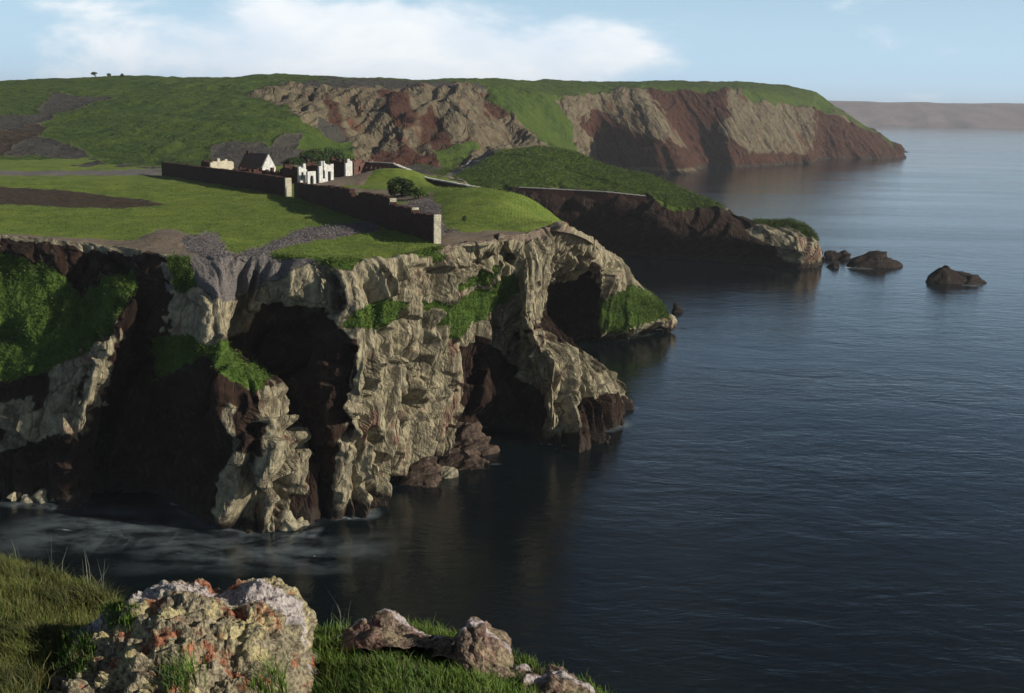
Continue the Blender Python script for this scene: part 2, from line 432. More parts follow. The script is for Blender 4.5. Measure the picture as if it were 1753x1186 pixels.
NEAR = [  # E(px,py[,z]) then U B M1 M2 as (px, py, f or Y), W (px, py)
 [(-240,424),(-240,470,.8),(-240,540,.55),(-250,640,.4),(-260,760,.4),(-265,820)],
 [(-110,412),(-110,465,.8),(-110,535,.54),(-112,640,.34),(-118,755,.3),(-120,840)],
 [(0,405),(0,455,.8),(0,530,.53),(0,640,.32),(-10,750,.22),(0,849)],
 [(60,411),(62,460,.78),(62,535,.52),(45,640,.30),(30,745,.18),(35,854)],
 [(110,415),(112,465,.75),(112,540,.5),(95,640,.28),(75,745,.12),(75,856)],
 [(150,418),(155,470,.74),(150,545,.45),(125,635,.2),(95,735,.06),(95,855)],
 [(215,428),(228,478,.66),(212,545,.22),(172,628,-.08),(128,730,-.2),(118,860)],
 [(236,432),(246,475,.9),(215,560,.8),(190,650,.66),(165,760,.5),(165,836)],
 [(262,436),(265,480,1.0),(262,560,.98),(250,650,.85),(235,750,.6),(230,832)],
 [(285,438),(287,485,.95),(280,560,.88),(270,650,.7),(275,760,.4),(285,846)],
 [(310,438),(318,490,.8),(300,560,.68),(290,650,.5),(320,770,.25),(350,888)],
 [(335,438),(335,500,.66),(322,575,.48),(335,645,.28),(358,770,.08),(378,898)],
 [(360,439),(350,510,.58),(345,585,.38),(385,638,.18),(392,765,.0),(402,909)],
 [(378,440),(368,510,.58),(375,588,.40),(440,654,.18),(462,770,-.02),(455,913)],
 [(395,440),(392,505,.72),(392,585,.56),(464,668,.34),(520,785,.12),(526,886)],
 [(415,440),(414,490,.85),(408,560,.85),(440,680,.9),(490,780,.9),(505,850)],
 [(440,440),(440,475,.85),(435,525,.84),(450,670,.86),(485,765,.8),(505,842)],
 [(480,440),(480,478,.7),(480,520,.55),(500,650,.5),(520,760,.33),(532,856)],
 [(530,445),(535,482,.65),(545,530,.46),(562,655,.26),(552,765,.15),(556,872)],
 [(570,448),(580,492,.6),(598,562,.35),(604,655,.13),(578,780,.02),(572,884)],
 [(600,447),(610,492,.58),(622,562,.3),(624,655,.08),(600,780,-.02),(595,886)],
 [(640,444),(650,488,.55),(652,545,.28),(655,655,.09),(640,775,.02),(640,872)],
 [(690,438),(695,480,.57),(695,540,.34),(690,655,.14),(680,770,.06),(675,848)],
 [(730,428),(735,470,.6),(735,545,.35),(728,655,.15),(715,760,.08),(705,815)],
 [(765,420),(770,466,.6),(775,560,.32),(762,650,.14),(745,735,.06),(740,790)],
 [(795,414),(797,462,.6),(806,560,.28),(790,630,.13),(768,705,.06),(762,768)],
 [(812,412),(815,462,.6),(822,545,.30),(806,600,.42),(790,690,.9),(790,742)],
 [(835,410),(838,462,.6),(845,535,.3),(842,600,.3),(825,680,1.1),(820,735)],
 [(855,406),(857,460,.55),(866,535,.2),(862,628,.06),(855,680,1.0),(855,735)],
 [(880,403),(882,458,.5),(892,532,.2),(895,640,.04),(890,690,.8),(885,740)],
 [(905,399),(906,452,.5),(900,536,.2),(922,638,.05),(912,705,.2),(908,758)],
 [(930,393),(924,448,.55),(906,548,.3),(945,615,.14),(948,705,.02),(945,767)],
 [(945,389),(930,443,.6),(905,558,.42),(975,618,169),(1000,700,165),(1005,766)],
 [(952,388),(932,446,186),(908,568,181),(995,626,175),(1034,686,171),(1042,734)],
 [(960,388),(934,450,192),(912,572,189),(1012,636,184),(1052,668,183),(1074,694)],
 [(966,389),(932,455,200),(914,545,212),(960,592,212),(1000,618,211),(1010,626)],
 [(980,394,28.5),(930,462,212),(918,508,236),(925,545,243),(940,570,241),(950,584)],
 [(1000,402,26.5),(962,450,218),(955,482,240),(960,525,243),(972,564,240),(980,583)],
 [(1018,412,23.8),(1006,448,226),(1004,476,237),(1004,522,238),(1010,562,237),(1018,583)],
 [(1035,424,21.2),(1032,452,230),(1030,482,232),(1028,520,234),(1030,560,234),(1038,583)],
 [(1065,446,17.2),(1060,475,238),(1062,503,237.5),(1064,530,237),(1068,560,237),(1075,576)],
 [(1088,480,11.4),(1096,506,245),(1103,522,244),(1108,540,243),(1112,555,242),(1115,568)],
 [(1125,513,6.2),(1135,524,250),(1140,535,250),(1143,543,250),(1145,550,250),(1148,556)],
 'B', (32,262,3.6,36,258,0),
 'B', (27,256,9,33,264,0),
 'B', (12,244,20,22,264,0),
 'B', (2,244,27,14,260,0),
 'B', (-5,262,29.5,9,275,0),
 'B', (-12,290,30.5,3,300,0),
 'B', (-17,318,30.4,-4,330,6),
 'B', (-34,336,30.6,-26,356,18),
 'B', (-58,346,30.8,-52,368,23),
 'B', (-78,362,31,-72,384,26),
 'B', (-96,420,31,-84,424,27),
]


def near_grid():
    rows = []
    k = 0
    while k < len(NEAR):
        c = NEAR[k]
        if c == 'B':
            a = NEAR[k + 1]; E = np.array(a[:3], float); Wp = np.array(a[3:], float); k += 2
            pts = [E]
            for f, g in ((.75, .35), (.5, .6), (.3, .8), (.12, .93)):
                pts.append(np.array([Wp[0] + (E[0] - Wp[0]) * (1 - g), Wp[1] + (E[1] - Wp[1]) * (1 - g), E[2] * f]))
            pts.append(Wp); d = np.array([0.5, 0.3, 0])
            pts.append(Wp + d * 2 + [0, 0, -4]); rows.append(pts); continue
        k += 1
        e = c[0]
        if len(e) == 3:
            E = at(e[0], e[1], z=e[2])
        else:
            E = at(e[0], e[1], z=31.0)
            for _ in range(12):
                E = at(e[0], e[1], z=float(plateau_base(E[0], E[1])))
        Wp = at(*c[5], z=0.0)
        pts = [E]
        for (px, py, f) in c[1:5]:
            Y = f if f > 2 else Wp[1] + f * (E[1] - Wp[1])
            pts.append(at(px, py, Y=Y))
        pts.append(Wp); pts.append(Wp + np.array([0.3, -1.5, -4.0]))
        rows.append(pts)
    rows = np.array(rows)
    inl = rows[:, 0] - rows[:, 5]; inl[:, 2] = 0; inl /= np.maximum(np.linalg.norm(inl, axis=1, keepdims=True), 1e-6)
    I = rows[:, 0] + inl * 3.0; I[:, 2] -= 0.4
    return np.concatenate([I[:, None], rows], 1)


def rock_disp(G, N, amp, scale=1.0, bed=(0.85, 0.85, -0.32), along=(0.3, 0.12, 1), wgt=None, seed=0.0, soft=1):
    """bedded rock: slabs of several sizes stepping back and forth, tilted faces, open joints"""
    p = G.reshape(-1, 3) + seed; n = N.reshape(-1, 3); s = scale
    pw = p + np.stack([fbm(p / (16 * s) + 3, 2), fbm(p / (16 * s) + 8, 2), fbm(p / (16 * s) + 13, 2)], 1) * 1.3 * s   # gentle folding
    b0, f0 = blocks(pw + 11.3, bed, along, 4.6 * s, 45 * s, 0.08)
    b1, f1 = blocks(pw, bed, along, 1.9 * s, 17 * s, 0.08)
    b2, f2 = blocks(pw + 31.7, bed, along, 0.85 * s, 7 * s, 0.12)
    b3, f3 = blocks(pw + 77.1, np.array(bed) * [1, -1, 1] + [0, 0, .25], (0.2, 1, 0.3), 1.6 * s, 2.2 * s, 0.2)
    b4, f4 = blocks(pw + 7.1, (-.35, .2, 1), (1, .2, .3), 3.4 * s, 6 * s, 0.15)
    b5, _ = blocks(pw + 53.7, bed, along, 0.5 * s, 2.6 * s, 0.12)
    lo = fbm(p / (10 * s), 2)
    d = 2.7 * b0 + 2.0 * b1 + 1.2 * b2 + 0.45 * b5 + 0.28 * b3 + 0.2 * b4 + 1.2 * lo + 1.3 * (0.5 - f0) * (b0 + .6) + 0.8 * (0.5 - f1) + 0.25 * (f2 - .5) 
    bn = np.array(bed, float) / np.linalg.norm(bed); al = np.array(along, float); al -= bn * (al @ bn); al /= np.linalg.norm(al); cx = np.cross(bn, al)
    q = np.stack([p @ bn / (4.4 * s) + 0.25 * fbm(p / (11 * s), 2), p @ al / (19 * s), p @ cx / (14 * s)], 1)
    d = d - 3.8 * smooth(0.12 - np.abs(perlin(q)), 0, 0.12) * smooth(perlin(p / (13 * s) + 5), -0.35, 0.3)
    d = d + 0.16 * ridged(p * np.array([1, 1, .4]) / (1.2 * s), 2)
    d = (d * amp).reshape(G.shape[:2])
    for _ in range(soft):
        e = np.pad(d, 1, mode='edge')
        d = (e[1:-1, 1:-1] * 2 + e[2:, 1:-1] + e[:-2, 1:-1] + e[1:-1, 2:] + e[1:-1, :-2]) / 6
    if wgt is not None:
        d = d * wgt
    return G + N * d[:, :, None]


COV = {'near': [], 'mid': [], 'far': []}


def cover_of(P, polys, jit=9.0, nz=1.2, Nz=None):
    """which ground covers and painted shade lie where: polygons laid out on the ground surveyed through the photograph"""
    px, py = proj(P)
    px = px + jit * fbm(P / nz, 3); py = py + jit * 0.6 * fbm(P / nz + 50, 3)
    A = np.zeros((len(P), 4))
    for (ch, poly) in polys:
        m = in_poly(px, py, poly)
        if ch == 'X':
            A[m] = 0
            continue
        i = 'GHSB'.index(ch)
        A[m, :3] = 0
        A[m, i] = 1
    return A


NEAR_POLY = [  # 'B' paints shade on cove walls and the left face, beside brown rock
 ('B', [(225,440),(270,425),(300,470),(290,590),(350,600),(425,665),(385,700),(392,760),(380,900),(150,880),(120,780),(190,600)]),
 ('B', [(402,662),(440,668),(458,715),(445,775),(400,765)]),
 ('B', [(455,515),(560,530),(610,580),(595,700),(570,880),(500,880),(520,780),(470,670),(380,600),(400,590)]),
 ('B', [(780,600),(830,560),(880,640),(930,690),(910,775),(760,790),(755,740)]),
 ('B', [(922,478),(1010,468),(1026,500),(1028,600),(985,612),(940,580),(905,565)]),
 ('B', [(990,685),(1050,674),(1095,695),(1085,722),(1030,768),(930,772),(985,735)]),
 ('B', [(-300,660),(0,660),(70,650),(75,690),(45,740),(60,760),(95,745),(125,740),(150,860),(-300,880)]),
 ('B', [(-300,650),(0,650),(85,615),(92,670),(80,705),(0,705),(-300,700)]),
 ('X', [(20,690),(70,680),(75,720),(40,750),(0,800),(-20,790),(10,740)]),  # lit ribs left pale among the painted shade
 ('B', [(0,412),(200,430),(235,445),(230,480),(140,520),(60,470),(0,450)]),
 ('S', [(-300,395),(60,400),(230,420),(330,430),(400,445),(420,425),(330,398),(0,398),(-300,392)]),
 ('H', [(330,405),(480,395),(560,415),(640,425),(560,440),(545,450),(380,520),(330,480),(290,500),(280,450)]),
 ('G', [(-300,450),(0,440),(100,460),(130,500),(230,455),(235,490),(190,560),(120,610),(80,640),(0,660),(-300,670)]),
 ('G', [(285,440),(325,440),(335,490),(310,500),(290,470)]),
 ('G', [(270,580),(310,570),(350,592),(345,610),(290,640),(268,655)]),
 ('G', [(350,590),(395,598),(455,645),(445,668),(400,655),(355,605)]),
 ('G', [(455,430),(560,400),(700,385),(770,415),(748,450),(730,440),(690,425),(620,430),(605,465),(570,460),(540,445),(480,445)]),
 ('G', [(610,535),(650,512),(705,518),(690,540),(655,562),(590,560)]),
 ('G', [(725,515),(760,520),(880,470),(890,500),(850,530),(815,545),(795,575),(765,580),(755,540)]),
 ('G', [(760,497),(850,450),(852,468),(800,492)]),
 ('G', [(1020,520),(1085,487),(1148,520),(1150,545),(1100,553),(1045,570),(1026,560)]),
 ('S', [(755,395),(840,395),(900,398),(950,380),(985,400),(930,408),(860,412),(780,420),(750,440)]),
]
FIELD_POLY = [
 ('G', [(-400,250),(1200,250),(1200,600),(-400,600)]),
 ('H', [(-400,292),(180,292),(290,288),(290,300),(60,300),(-400,303)]),
 ('B', [(-400,314),(0,319),(120,326),(240,341),(287,350),(215,357),(120,355),(0,350),(-400,350)]),
 ('S', [(-300,398),(60,402),(230,412),(262,395),(300,392),(350,412),(420,440),(350,450),(-300,440)]),
 ('H', [(310,405),(370,400),(400,440),(440,425),(510,395),(600,382),(650,385),(640,398),(540,412),(470,428),(450,445),(380,450),(320,430)]),
 ('H', [(700,372),(735,345),(752,350),(760,390),(830,405),(760,420),(748,425),(742,372)]),
 ('S', [(590,322),(660,325),(745,330),(730,345),(640,345)]),
 ('H', [(660,355),(740,340),(745,355),(700,365)]),
 ('S', [(755,400),(830,395),(905,398),(940,384),(990,400),(960,420),(860,425),(750,440)]),
 ('S', [(400,300),(640,292),(620,318),(520,318)]),
]

CTRL = near_grid()
G, bnd = loft(CTRL, 0.165, 0.16, 0.7)
N = normals(G)
if np.mean(np.sum(N * (np.array([0, 0, 50.]) - G), axis=2)) < 0:
    N = -N
dist_row = np.concatenate([[0], np.cumsum(np.linalg.norm(np.diff(G, axis=1), axis=2).mean(0))])
kE = int(bnd[1]); wr = np.where(np.arange(len(dist_row)) < kE, 0.2 * dist_row / dist_row[kE], 0.2 + 0.8 * smooth(dist_row - dist_row[kE], 0, 8))[None, :] * np.ones(G.shape[:2])
zf = (smooth(G[:, :, 2], -4, 1) * 0.6 + 0.4) * (1 - 0.6 * smooth(G[:, :, 0], 23, 30)) * (1 - .45 * smooth(-G[:, :, 0], 34, 38) * (1 - smooth(-G[:, :, 0], 42, 47)))
def blur(a, k=3):
    for _ in range(k):
        e = np.pad(a, ((1, 1), (1, 1)) + ((0, 0),) * (a.ndim - 2), mode='edge')
        a = (a + e[2:, 1:-1] + e[:-2, 1:-1] + e[1:-1, 2:] + e[1:-1, :-2]) / 5
    return a
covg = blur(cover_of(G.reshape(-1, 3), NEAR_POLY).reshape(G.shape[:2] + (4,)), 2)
veg = blur(covg[:, :, 0], 16)
CLEFTS = [  # open clefts and hollows surveyed on the cliff: line, half width (photograph px), depth (m)
 ([(702,545),(690,600),(703,650),(714,700)], 13, 3.4), ([(658,572),(642,620),(628,662)], 13, 2.8), ([(668,625),(645,680),(612,722)], 10, 2.2),
 ([(692,700),(686,760),(682,835)], 10, 2.8), ([(738,560),(733,650),(728,740)], 5, 1.2), ([(640,740),(650,795)], 12, 2.8), ([(632,822),(642,850)], 10, 2.0),
 ([(560,468),(575,520)], 15, 2.4), ([(864,425),(872,448)], 9, 2.4), ([(842,560),(826,600),(812,640)], 16, 3.0), ([(884,575),(872,640)], 5, 1.6),
 ([(906,575),(894,625)], 5, 1.6), ([(932,595),(936,640)], 6, 1.6), ([(690,425),(700,455)], 7, 1.6), ([(812,430),(818,452)], 4, 1.2),
 ([(425,730),(462,695),(492,700)], 13, 2.4), ([(468,815),(502,765)], 10, 2.2), ([(420,800),(442,860)], 8, 2.0), ([(478,880),(486,850)], 6, 1.5),
 ([(165,560),(148,640),(118,700)], 7, 2.0), ([(200,520),(180,580)], 5, 1.4), ([(600,600),(590,680),(600,760)], 7, 1.6), ([(770,580),(750,660),(735,740)], 4, 1.0),
 ([(720,455),(760,470),(830,440)], 5, 1.3), ([(980,430),(1010,450)], 6, 1.2), ([(1050,455),(1030,485)], 6, 1.2), ([(965,700),(985,660)], 6, 1.4), ([(1020,690),(1030,730)], 5, 1.2),
]
gx, gy = proj(G.reshape(-1, 3)); gw = fbm(G.reshape(-1, 3) / 2.2 + 61, 3); gw2 = fbm(G.reshape(-1, 3) / 2.2 + 91, 3)
gx = gx + 8 * gw; gy = gy + 8 * gw2; cleft = np.zeros(len(gx)); seen = (N.reshape(-1, 3) * (np.array([0, 0, 50.]) - G.reshape(-1, 3))).sum(1) > 0
for line, hw, dep in CLEFTS:
    dm = np.full(len(gx), 1e9)
    for (x1, y1), (x2, y2) in zip(line[:-1], line[1:]):
        L2 = (x2 - x1) ** 2 + (y2 - y1) ** 2; tt = np.clip(((gx - x1) * (x2 - x1) + (gy - y1) * (y2 - y1)) / L2, 0, 1)
        dm = np.minimum(dm, np.hypot(gx - x1 - tt * (x2 - x1), gy - y1 - tt * (y2 - y1)))
    cleft = np.maximum(cleft, dep * smooth(1.25 * hw - dm, 0, 0.55 * hw))
cleft = blur((cleft * seen).reshape(G.shape[:2]), 1)
G = G - N * cleft[:, :, None]
NB = N.copy()[::4, ::4]
for _ in range(7):
    NB = blur(NB, 3)
iu = np.arange(G.shape[0]) / 4; iv = np.arange(G.shape[1]) / 4
u0 = np.clip(iu.astype(int), 0, NB.shape[0] - 2); v0 = np.clip(iv.astype(int), 0, NB.shape[1] - 2); fu = np.clip(iu - u0, 0, 1)[:, None, None]; fv = np.clip(iv - v0, 0, 1)[None, :, None]
NB = (NB[u0][:, v0] * (1 - fu) * (1 - fv) + NB[u0 + 1][:, v0] * fu * (1 - fv) + NB[u0][:, v0 + 1] * (1 - fu) * fv + NB[u0 + 1][:, v0 + 1] * fu * fv)
ND = N * 0.2 + NB * 0.8 + np.array([0.12, -0.12, 0]); ND /= np.linalg.norm(ND, axis=2, keepdims=True)
Gd = rock_disp(G, ND, 0.9, 1.0, wgt=wr * zf * (1 - 0.55 * veg))
# scrub humps where plants grow
hum = fbm(G.reshape(-1, 3) / 1.1, 3).reshape(G.shape[:2]) * 0.28 * veg
Gd = Gd + N * hum[:, :, None]
LAND = land_mat('headland_rock', 1.0)
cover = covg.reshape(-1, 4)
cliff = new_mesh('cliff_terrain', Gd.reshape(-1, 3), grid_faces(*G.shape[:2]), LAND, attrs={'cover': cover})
tag(cliff, 'steep lit cliff of folded yellowish rock slabs with dark coves under the grass field', 'cliff', kind='structure')
CL_P, CL_N, CL_C = Gd.reshape(-1, 3), N.reshape(-1, 3), cover

EDGE = Gd[::5, kE, :]
EP = np.concatenate([EDGE[:, :2], [[-96, 520], [-330, 520], [-330, EDGE[0, 1] + 1]]])
px_ = np.arange(-300, 40, 0.6); py_ = np.concatenate([np.arange(130, 270, 0.6), np.arange(270, 520, 1.5)])
XX, YY = np.meshgrid(px_, py_, indexing='ij'); Q = np.stack([XX.ravel(), YY.ravel()], 1)
dmin = np.full(len(Q), 1e9); zE = np.zeros(len(Q)); Ef = EDGE
for s in range(0, len(Q), 20000):
    d2 = ((Q[s:s + 20000, None, :] - Ef[None, :, :2]) ** 2).sum(2)
    j = d2.argmin(1); dmin[s:s + 20000] = np.sqrt(d2[np.arange(len(j)), j])
    wq = 1 / (d2 + 0.5) ** 2
    zE[s:s + 20000] = (wq * Ef[None, :, 2]).sum(1) / wq.sum(1)
ins = in_poly(Q[:, 0], Q[:, 1], EP)
base = plateau_base(Q[:, 0], Q[:, 1])
P3 = np.stack([Q[:, 0], Q[:, 1], 0 * Q[:, 0]], 1)
rough_ = fbm(P3 / 9.0, 4) * 0.30 + fbm(P3 / 1.7 + 9, 3) * 0.10
k_ = smooth(dmin, 0, 16)
Z = zE * (1 - k_) + base * k_ + rough_ * smooth(dmin, 0, 3)
Z = np.where(ins, Z, zE - 0.3)
keep = ins
nu, nv = len(px_), len(py_)
F = grid_faces(nu, nv); F = F[keep[F].all(1)]
PV = np.stack([Q[:, 0], Q[:, 1], Z], 1)


def plateau_z(x, y):
    i = int(np.clip(round((x - px_[0]) / 0.6), 0, nu - 1)); j = int(np.clip(np.searchsorted(py_, y), 0, nv - 1))
    return float(PV[i * nv + j, 2])


used = np.unique(F); remap = np.full(len(PV), -1); remap[used] = np.arange(len(used)); PVu = PV[used]; Fu = remap[F]
fc = blur(cover_of(PV, FIELD_POLY, 6, 2.0).reshape(nu, nv, 4), 2).reshape(-1, 4)[used]
field = new_mesh('field_land', PVu, Fu, land_mat('field_turf', 1.3, green_a=(0.130, 0.185, 0.028), green_b=(0.070, 0.100, 0.015), brown=(0.034, 0.024, 0.013), wet=0, bump=0.12), smooth_sh=True, attrs={'cover': fc})
tag(field, 'flat green grass field with a dark ploughed strip on top of the near cliff', 'field', kind='structure')
FD_P, FD_C = PVu, fc

# ------------------------------------------------------------------ the middle headland
MID = [  # T G E M (px,py,Y) W (px,py)
 [(700,305,470),(700,310,440),(700,318,408),(700,360,404),(700,436)],
 [(740,296,480),(740,306,445),(750,318,404),(755,360,402),(758,436)],
 [(785,285,490),(795,300,445),(800,320,402),(805,370,398),(815,432)],
 [(840,262,505),(850,290,445),(860,324,396),(870,375,392),(880,430)],
 [(920,252,505),(930,285,440),(930,327,392),(940,380,389),(950,430)],
 [(985,262,490),(1000,295,435),(1010,330,390),(1020,380,387),(1030,434)],
 [(1040,286,472),(1055,305,425),(1080,336,385),(1090,385,382),(1100,439)],
 [(1110,300,450),(1125,325,412),(1145,350,382),(1150,400,379),(1160,443)],
 [(1180,330,425),(1185,345,403),(1195,358,384),(1210,400,377),(1220,447)],
 [(1226,350,405),(1228,356,396),(1232,366,383),(1252,405,375),(1265,450)],
 [(1246,370,396),(1256,373,388),(1270,380,379),(1292,415,371),(1300,453)],
 [(1298,378,388),(1304,382,381),(1316,392,373),(1335,422,367),(1342,457)],
 [(1345,378,383),(1352,386,376),(1362,402,368),(1368,428,364),(1372,459)],
 [(1380,390,377),(1386,398,373),(1393,410,369),(1398,432,368),(1400,456)],
 [(1402,420,378),(1403,425,376),(1405,432,375),(1407,442,373),(1409,450)],
]
rows = []
for c in MID:
    T, Gm, E, M = [at(*q[:2], Y=q[2]) for q in c[:4]]; Wp = at(*c[4], z=0)
    dd = 40 if c[0][0] < 1240 else 14
    K = np.array([T[0] + dd * 0.5, T[1] + dd, -2.0]); K1 = (T + K) / 2 + [0, 0, T[2] * 0.25]
    M2 = M * 0.45 + Wp * 0.55 + [0, 0.3, 0.0]
    rows.append([K, K1, T, Gm, E, M, M2, Wp, Wp + [0, -2, -4]])
Gm_, bm = loft(np.array(rows), 0.8, 0.6, 0.75)
Nm = normals(Gm_)
if np.mean(np.sum(Nm * (np.array([0, 0, 50.]) - Gm_), axis=2)) < 0:
    Nm = -Nm
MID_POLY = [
 ('B', [(600,300),(1110,330),(1250,360),(1300,385),(1330,440),(1420,470),(600,470)]),  # shaded cliff face painted dark brown; the lit point stays pale
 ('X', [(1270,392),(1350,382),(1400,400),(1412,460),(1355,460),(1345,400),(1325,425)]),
 ('G', [(680,250),(1050,240),(1250,340),(1240,358),(1180,356),(1150,362),(1105,334),(950,320),(870,320),(740,318),(680,330)]),
 ('H', [(760,300),(800,275),(850,252),(862,256),(810,282),(770,305)]),
 ('G', [(1285,372),(1345,372),(1400,395),(1402,415),(1380,402),(1340,385),(1290,384)]),
]
cm_ = blur(cover_of(Gm_.reshape(-1, 3), MID_POLY, 6, 4.0).reshape(Gm_.shape[:2] + (4,)), 2).reshape(-1, 4)
vg = blur(cm_[:, 0].reshape(Gm_.shape[:2]), 8)
Gm2 = rock_disp(Gm_, Nm, 0.6, 1.7, bed=(0.8, 0.5, -0.9), wgt=(1 - 0.75 * vg), seed=400.0)
Gm2 = Gm2 + Nm * (fbm(Gm_.reshape(-1, 3) / 2.0, 3).reshape(Gm_.shape[:2]) * 0.5 * vg)[:, :, None]
LANDM = land_mat('mid_headland_rock', 1.8, green_a=(0.075, 0.120, 0.014), green_b=(0.026, 0.048, 0.006), wet=3.0)
mid = new_mesh('headland_terrain', Gm2.reshape(-1, 3), grid_faces(*Gm_.shape[:2]), LANDM, attrs={'cover': cm_})
tag(mid, 'green-topped headland with a brown cliff painted dark as shade, ending in a lit rock point', 'headland', kind='structure')
MD_P, MD_C = Gm2.reshape(-1, 3), cm_

# ------------------------------------------------------------------ the far hill, its eroded slope and the far headland
FAR = [  # T B M L as (px,py,Y) ; last may be (px,Y,'z',z)
 [(-300,142,690),(-300,178,550),(-300,237,410),(-300,302,296)],
 [(-150,140,700),(-150,176,560),(-150,236,415),(-150,301,298)],
 [(0,138,720),(0,172,580),(0,232,430),(0,299,300)],
 [(130,134,740),(130,170,590),(130,235,440),(130,296,305)],
 [(280,132,760),(280,165,600),(280,225,450),(280,292,315)],
 [(400,131,780),(400,158,625),(400,215,465),(400,288,330)],
 [(455,130,790),(450,160,640),(460,215,480),(455,286,350)],
 [(520,131,800),(520,152,650),(520,208,515),(520,282,400)],
 [(560,132,810),(560,150,655),(565,212,540),(560,282,450)],
 [(620,134,820),(620,150,660),(625,212,575),(610,286,470)],
 [(680,135,830),(680,151,680),(690,215,560),(670,291,480)],
 [(740,135,845),(740,153,695),(745,215,610),(740,292,490)],
 [(790,136,860),(790,154,720),(800,215,610),(790,285,530)],
 [(850,137,920),(850,156,770),(860,215,690),(850,268,600)],
 [(905,138,1000),(905,162,820),(905,215,740),(905,262,650)],
 [(950,138,1050),(950,165,880),(960,220,800),(960,262,740)],
 [(985,139,1100),(985,165,920),(985,220,850),(985,1000-150,'z',9.)],
 [(1012,139,1130),(1012,160,980),(1005,215,960),(1018,965,'z',0.)],
 [(1050,139,1150),(1040,160,1000),(1050,215,960),(1080,945,'z',0.)],
 [(1080,140,1160),(1070,156,1010),(1100,212,950),(1150,925,'z',0.)],
 [(1100,140,1180),(1095,152,1030),(1125,205,965),(1190,935,'z',0.)],
 [(1112,140,1190),(1110,151,1090),(1150,212,1060),(1200,1050,'z',0.)],
 [(1150,140,1220),(1150,150,1110),(1180,205,1080),(1215,1075,'z',0.)],
 [(1200,140,1260),(1200,150,1120),(1215,205,1080),(1235,1070,'z',0.)],
 [(1240,141,1300),(1240,154,1130),(1250,205,1080),(1262,1062,'z',0.)],
 [(1300,142,1360),(1300,160,1190),(1310,215,1130),(1315,1100,'z',0.)],
 [(1350,148,1380),(1350,172,1240),(1360,220,1190),(1370,1170,'z',0.)],
 [(1390,156,1385),(1390,183,1270),(1392,225,1210),(1392,1180,'z',0.)],
 [(1405,163,1388),(1400,186,1330),(1402,228,1320),(1404,1310,'z',0.)],
 [(1440,190,1390),(1440,197,1350),(1442,234,1335),(1445,1325,'z',0.)],
 [(1500,226,1410),(1500,231,1390),(1502,249,1370),(1505,1350,'z',0.)],
 [(1545,258,1425),(1545,260,1415),(1546,262,1405),(1548,1395,'z',0.)],
]
rows = []
for c in FAR:
    q = []
    for k in c:
        if len(k) == 4:
            # a shore point: where the view line at that bearing meets the water
            b_ = ray(k[0], 275.); q.append(np.array([b_[0] / b_[1] * k[1], k[1], k[3]]))
        else:
            q.append(at(k[0], k[1], Y=k[2]))
    T, B, M, L = q
    land = c[0][0] < 980
    S = L + (np.array([0, -12, -1.2]) if land else np.array([0, -4, -6.]))
    K = np.array([T[0] * 1.15 + 40, T[1] + 260, T[2] - 25 if T[2] > 30 else -5.])
    K1 = T + np.array([5, 60, -0.6 if T[2] > 20 else -3])
    M2 = (M + L) / 2 + (np.array([0, 0, -2.0]) if land else 0)
    rows.append([K, K1, T, (T + B) / 2 + [0, 0, 1.0], B, M, M2, L, S])
Gf, bf = loft(np.array(rows), 1.9, 1.7, 0.75)
Nf = normals(Gf)
if np.mean(np.sum(Nf * (np.array([0, 0, 50.]) - Gf), axis=2)) < 0:
    Nf = -Nf
FAR_POLY = [
 ('G', [(-500,100),(1600,100),(1600,320),(-500,320)]),
 ('H', [(-400,165),(60,160),(200,165),(160,178),(80,200),(40,222),(-400,230)]),
 ('G', [(-400,160),(100,155),(60,195),(-400,215)]),
 ('S', [(-400,232),(0,228),(60,205),(80,222),(60,240),(160,262),(100,268),(-400,262)]),
 ('S', [(-400,275),(60,276),(110,280),(170,296),(-400,297)]),
 ('H', [(60,240),(130,255),(180,280),(290,284),(290,300),(170,296),(100,272),(0,262)]),
 ('H', [(355,270),(380,245),(430,240),(470,255),(480,235),(520,230),(505,262),(560,268),(600,275),(620,300),(360,300)]),
 ('H', [(470,138),(700,137),(820,143),(840,152),(700,150),(480,148)]),
 ('X', [(420,165),(500,148),(620,147),(830,152),(860,165),(900,210),(965,270),(900,275),(850,300),(640,300),(610,285),(600,240),(545,215),(505,190)]),
 ('B', [(650,152),(690,152),(705,180),(715,215),(690,225),(655,190)]),
 ('B', [(640,262),(700,245),(720,262),(760,262),(750,292),(620,295)]),
 ('B', [(560,160),(575,180),(600,230),(590,240),(550,180)]),
 ('B', [(815,170),(850,165),(880,200),(850,195)]),
 ('B', [(740,185),(790,250),(770,280),(740,250),(715,200)]),
 ('H', [(540,195),(580,215),(600,240),(560,240)]),
 ('G', [(510,245),(560,232),(600,250),(600,270),(520,265)]),
 ('G', [(740,250),(820,236),(835,245),(800,270),(770,290),(750,270)]),
 ('X', [(960,165),(1050,150),(1240,152),(1300,155),(1440,195),(1560,268),(1520,330),(1000,330),(975,230)]),
 ('B', [(1105,150),(1250,150),(1248,195),(1225,230),(1300,262),(1400,262),(1400,280),(1190,290),(1180,262),(1140,215)]),  # reddish-brown rock, also painting dark the faces that lie in shade
 ('B', [(1020,182),(1050,205),(1180,262),(1190,290),(1030,290),(1015,240),(985,215)]),
 ('B', [(1392,180),(1440,198),(1560,262),(1560,275),(1392,275)]),
 ('G', [(1255,140),(1350,138),(1420,160),(1445,195),(1395,185),(1340,178),(1270,168)]),
 ('G', [(830,135),(1050,138),(1050,160),(960,165),(945,185),(975,215),(960,245),(920,240),(880,205),(840,165)]),
]
cf = blur(cover_of(Gf.reshape(-1, 3), FAR_POLY, 12, 22.0).reshape(Gf.shape[:2] + (4,)), 3).reshape(-1, 4)
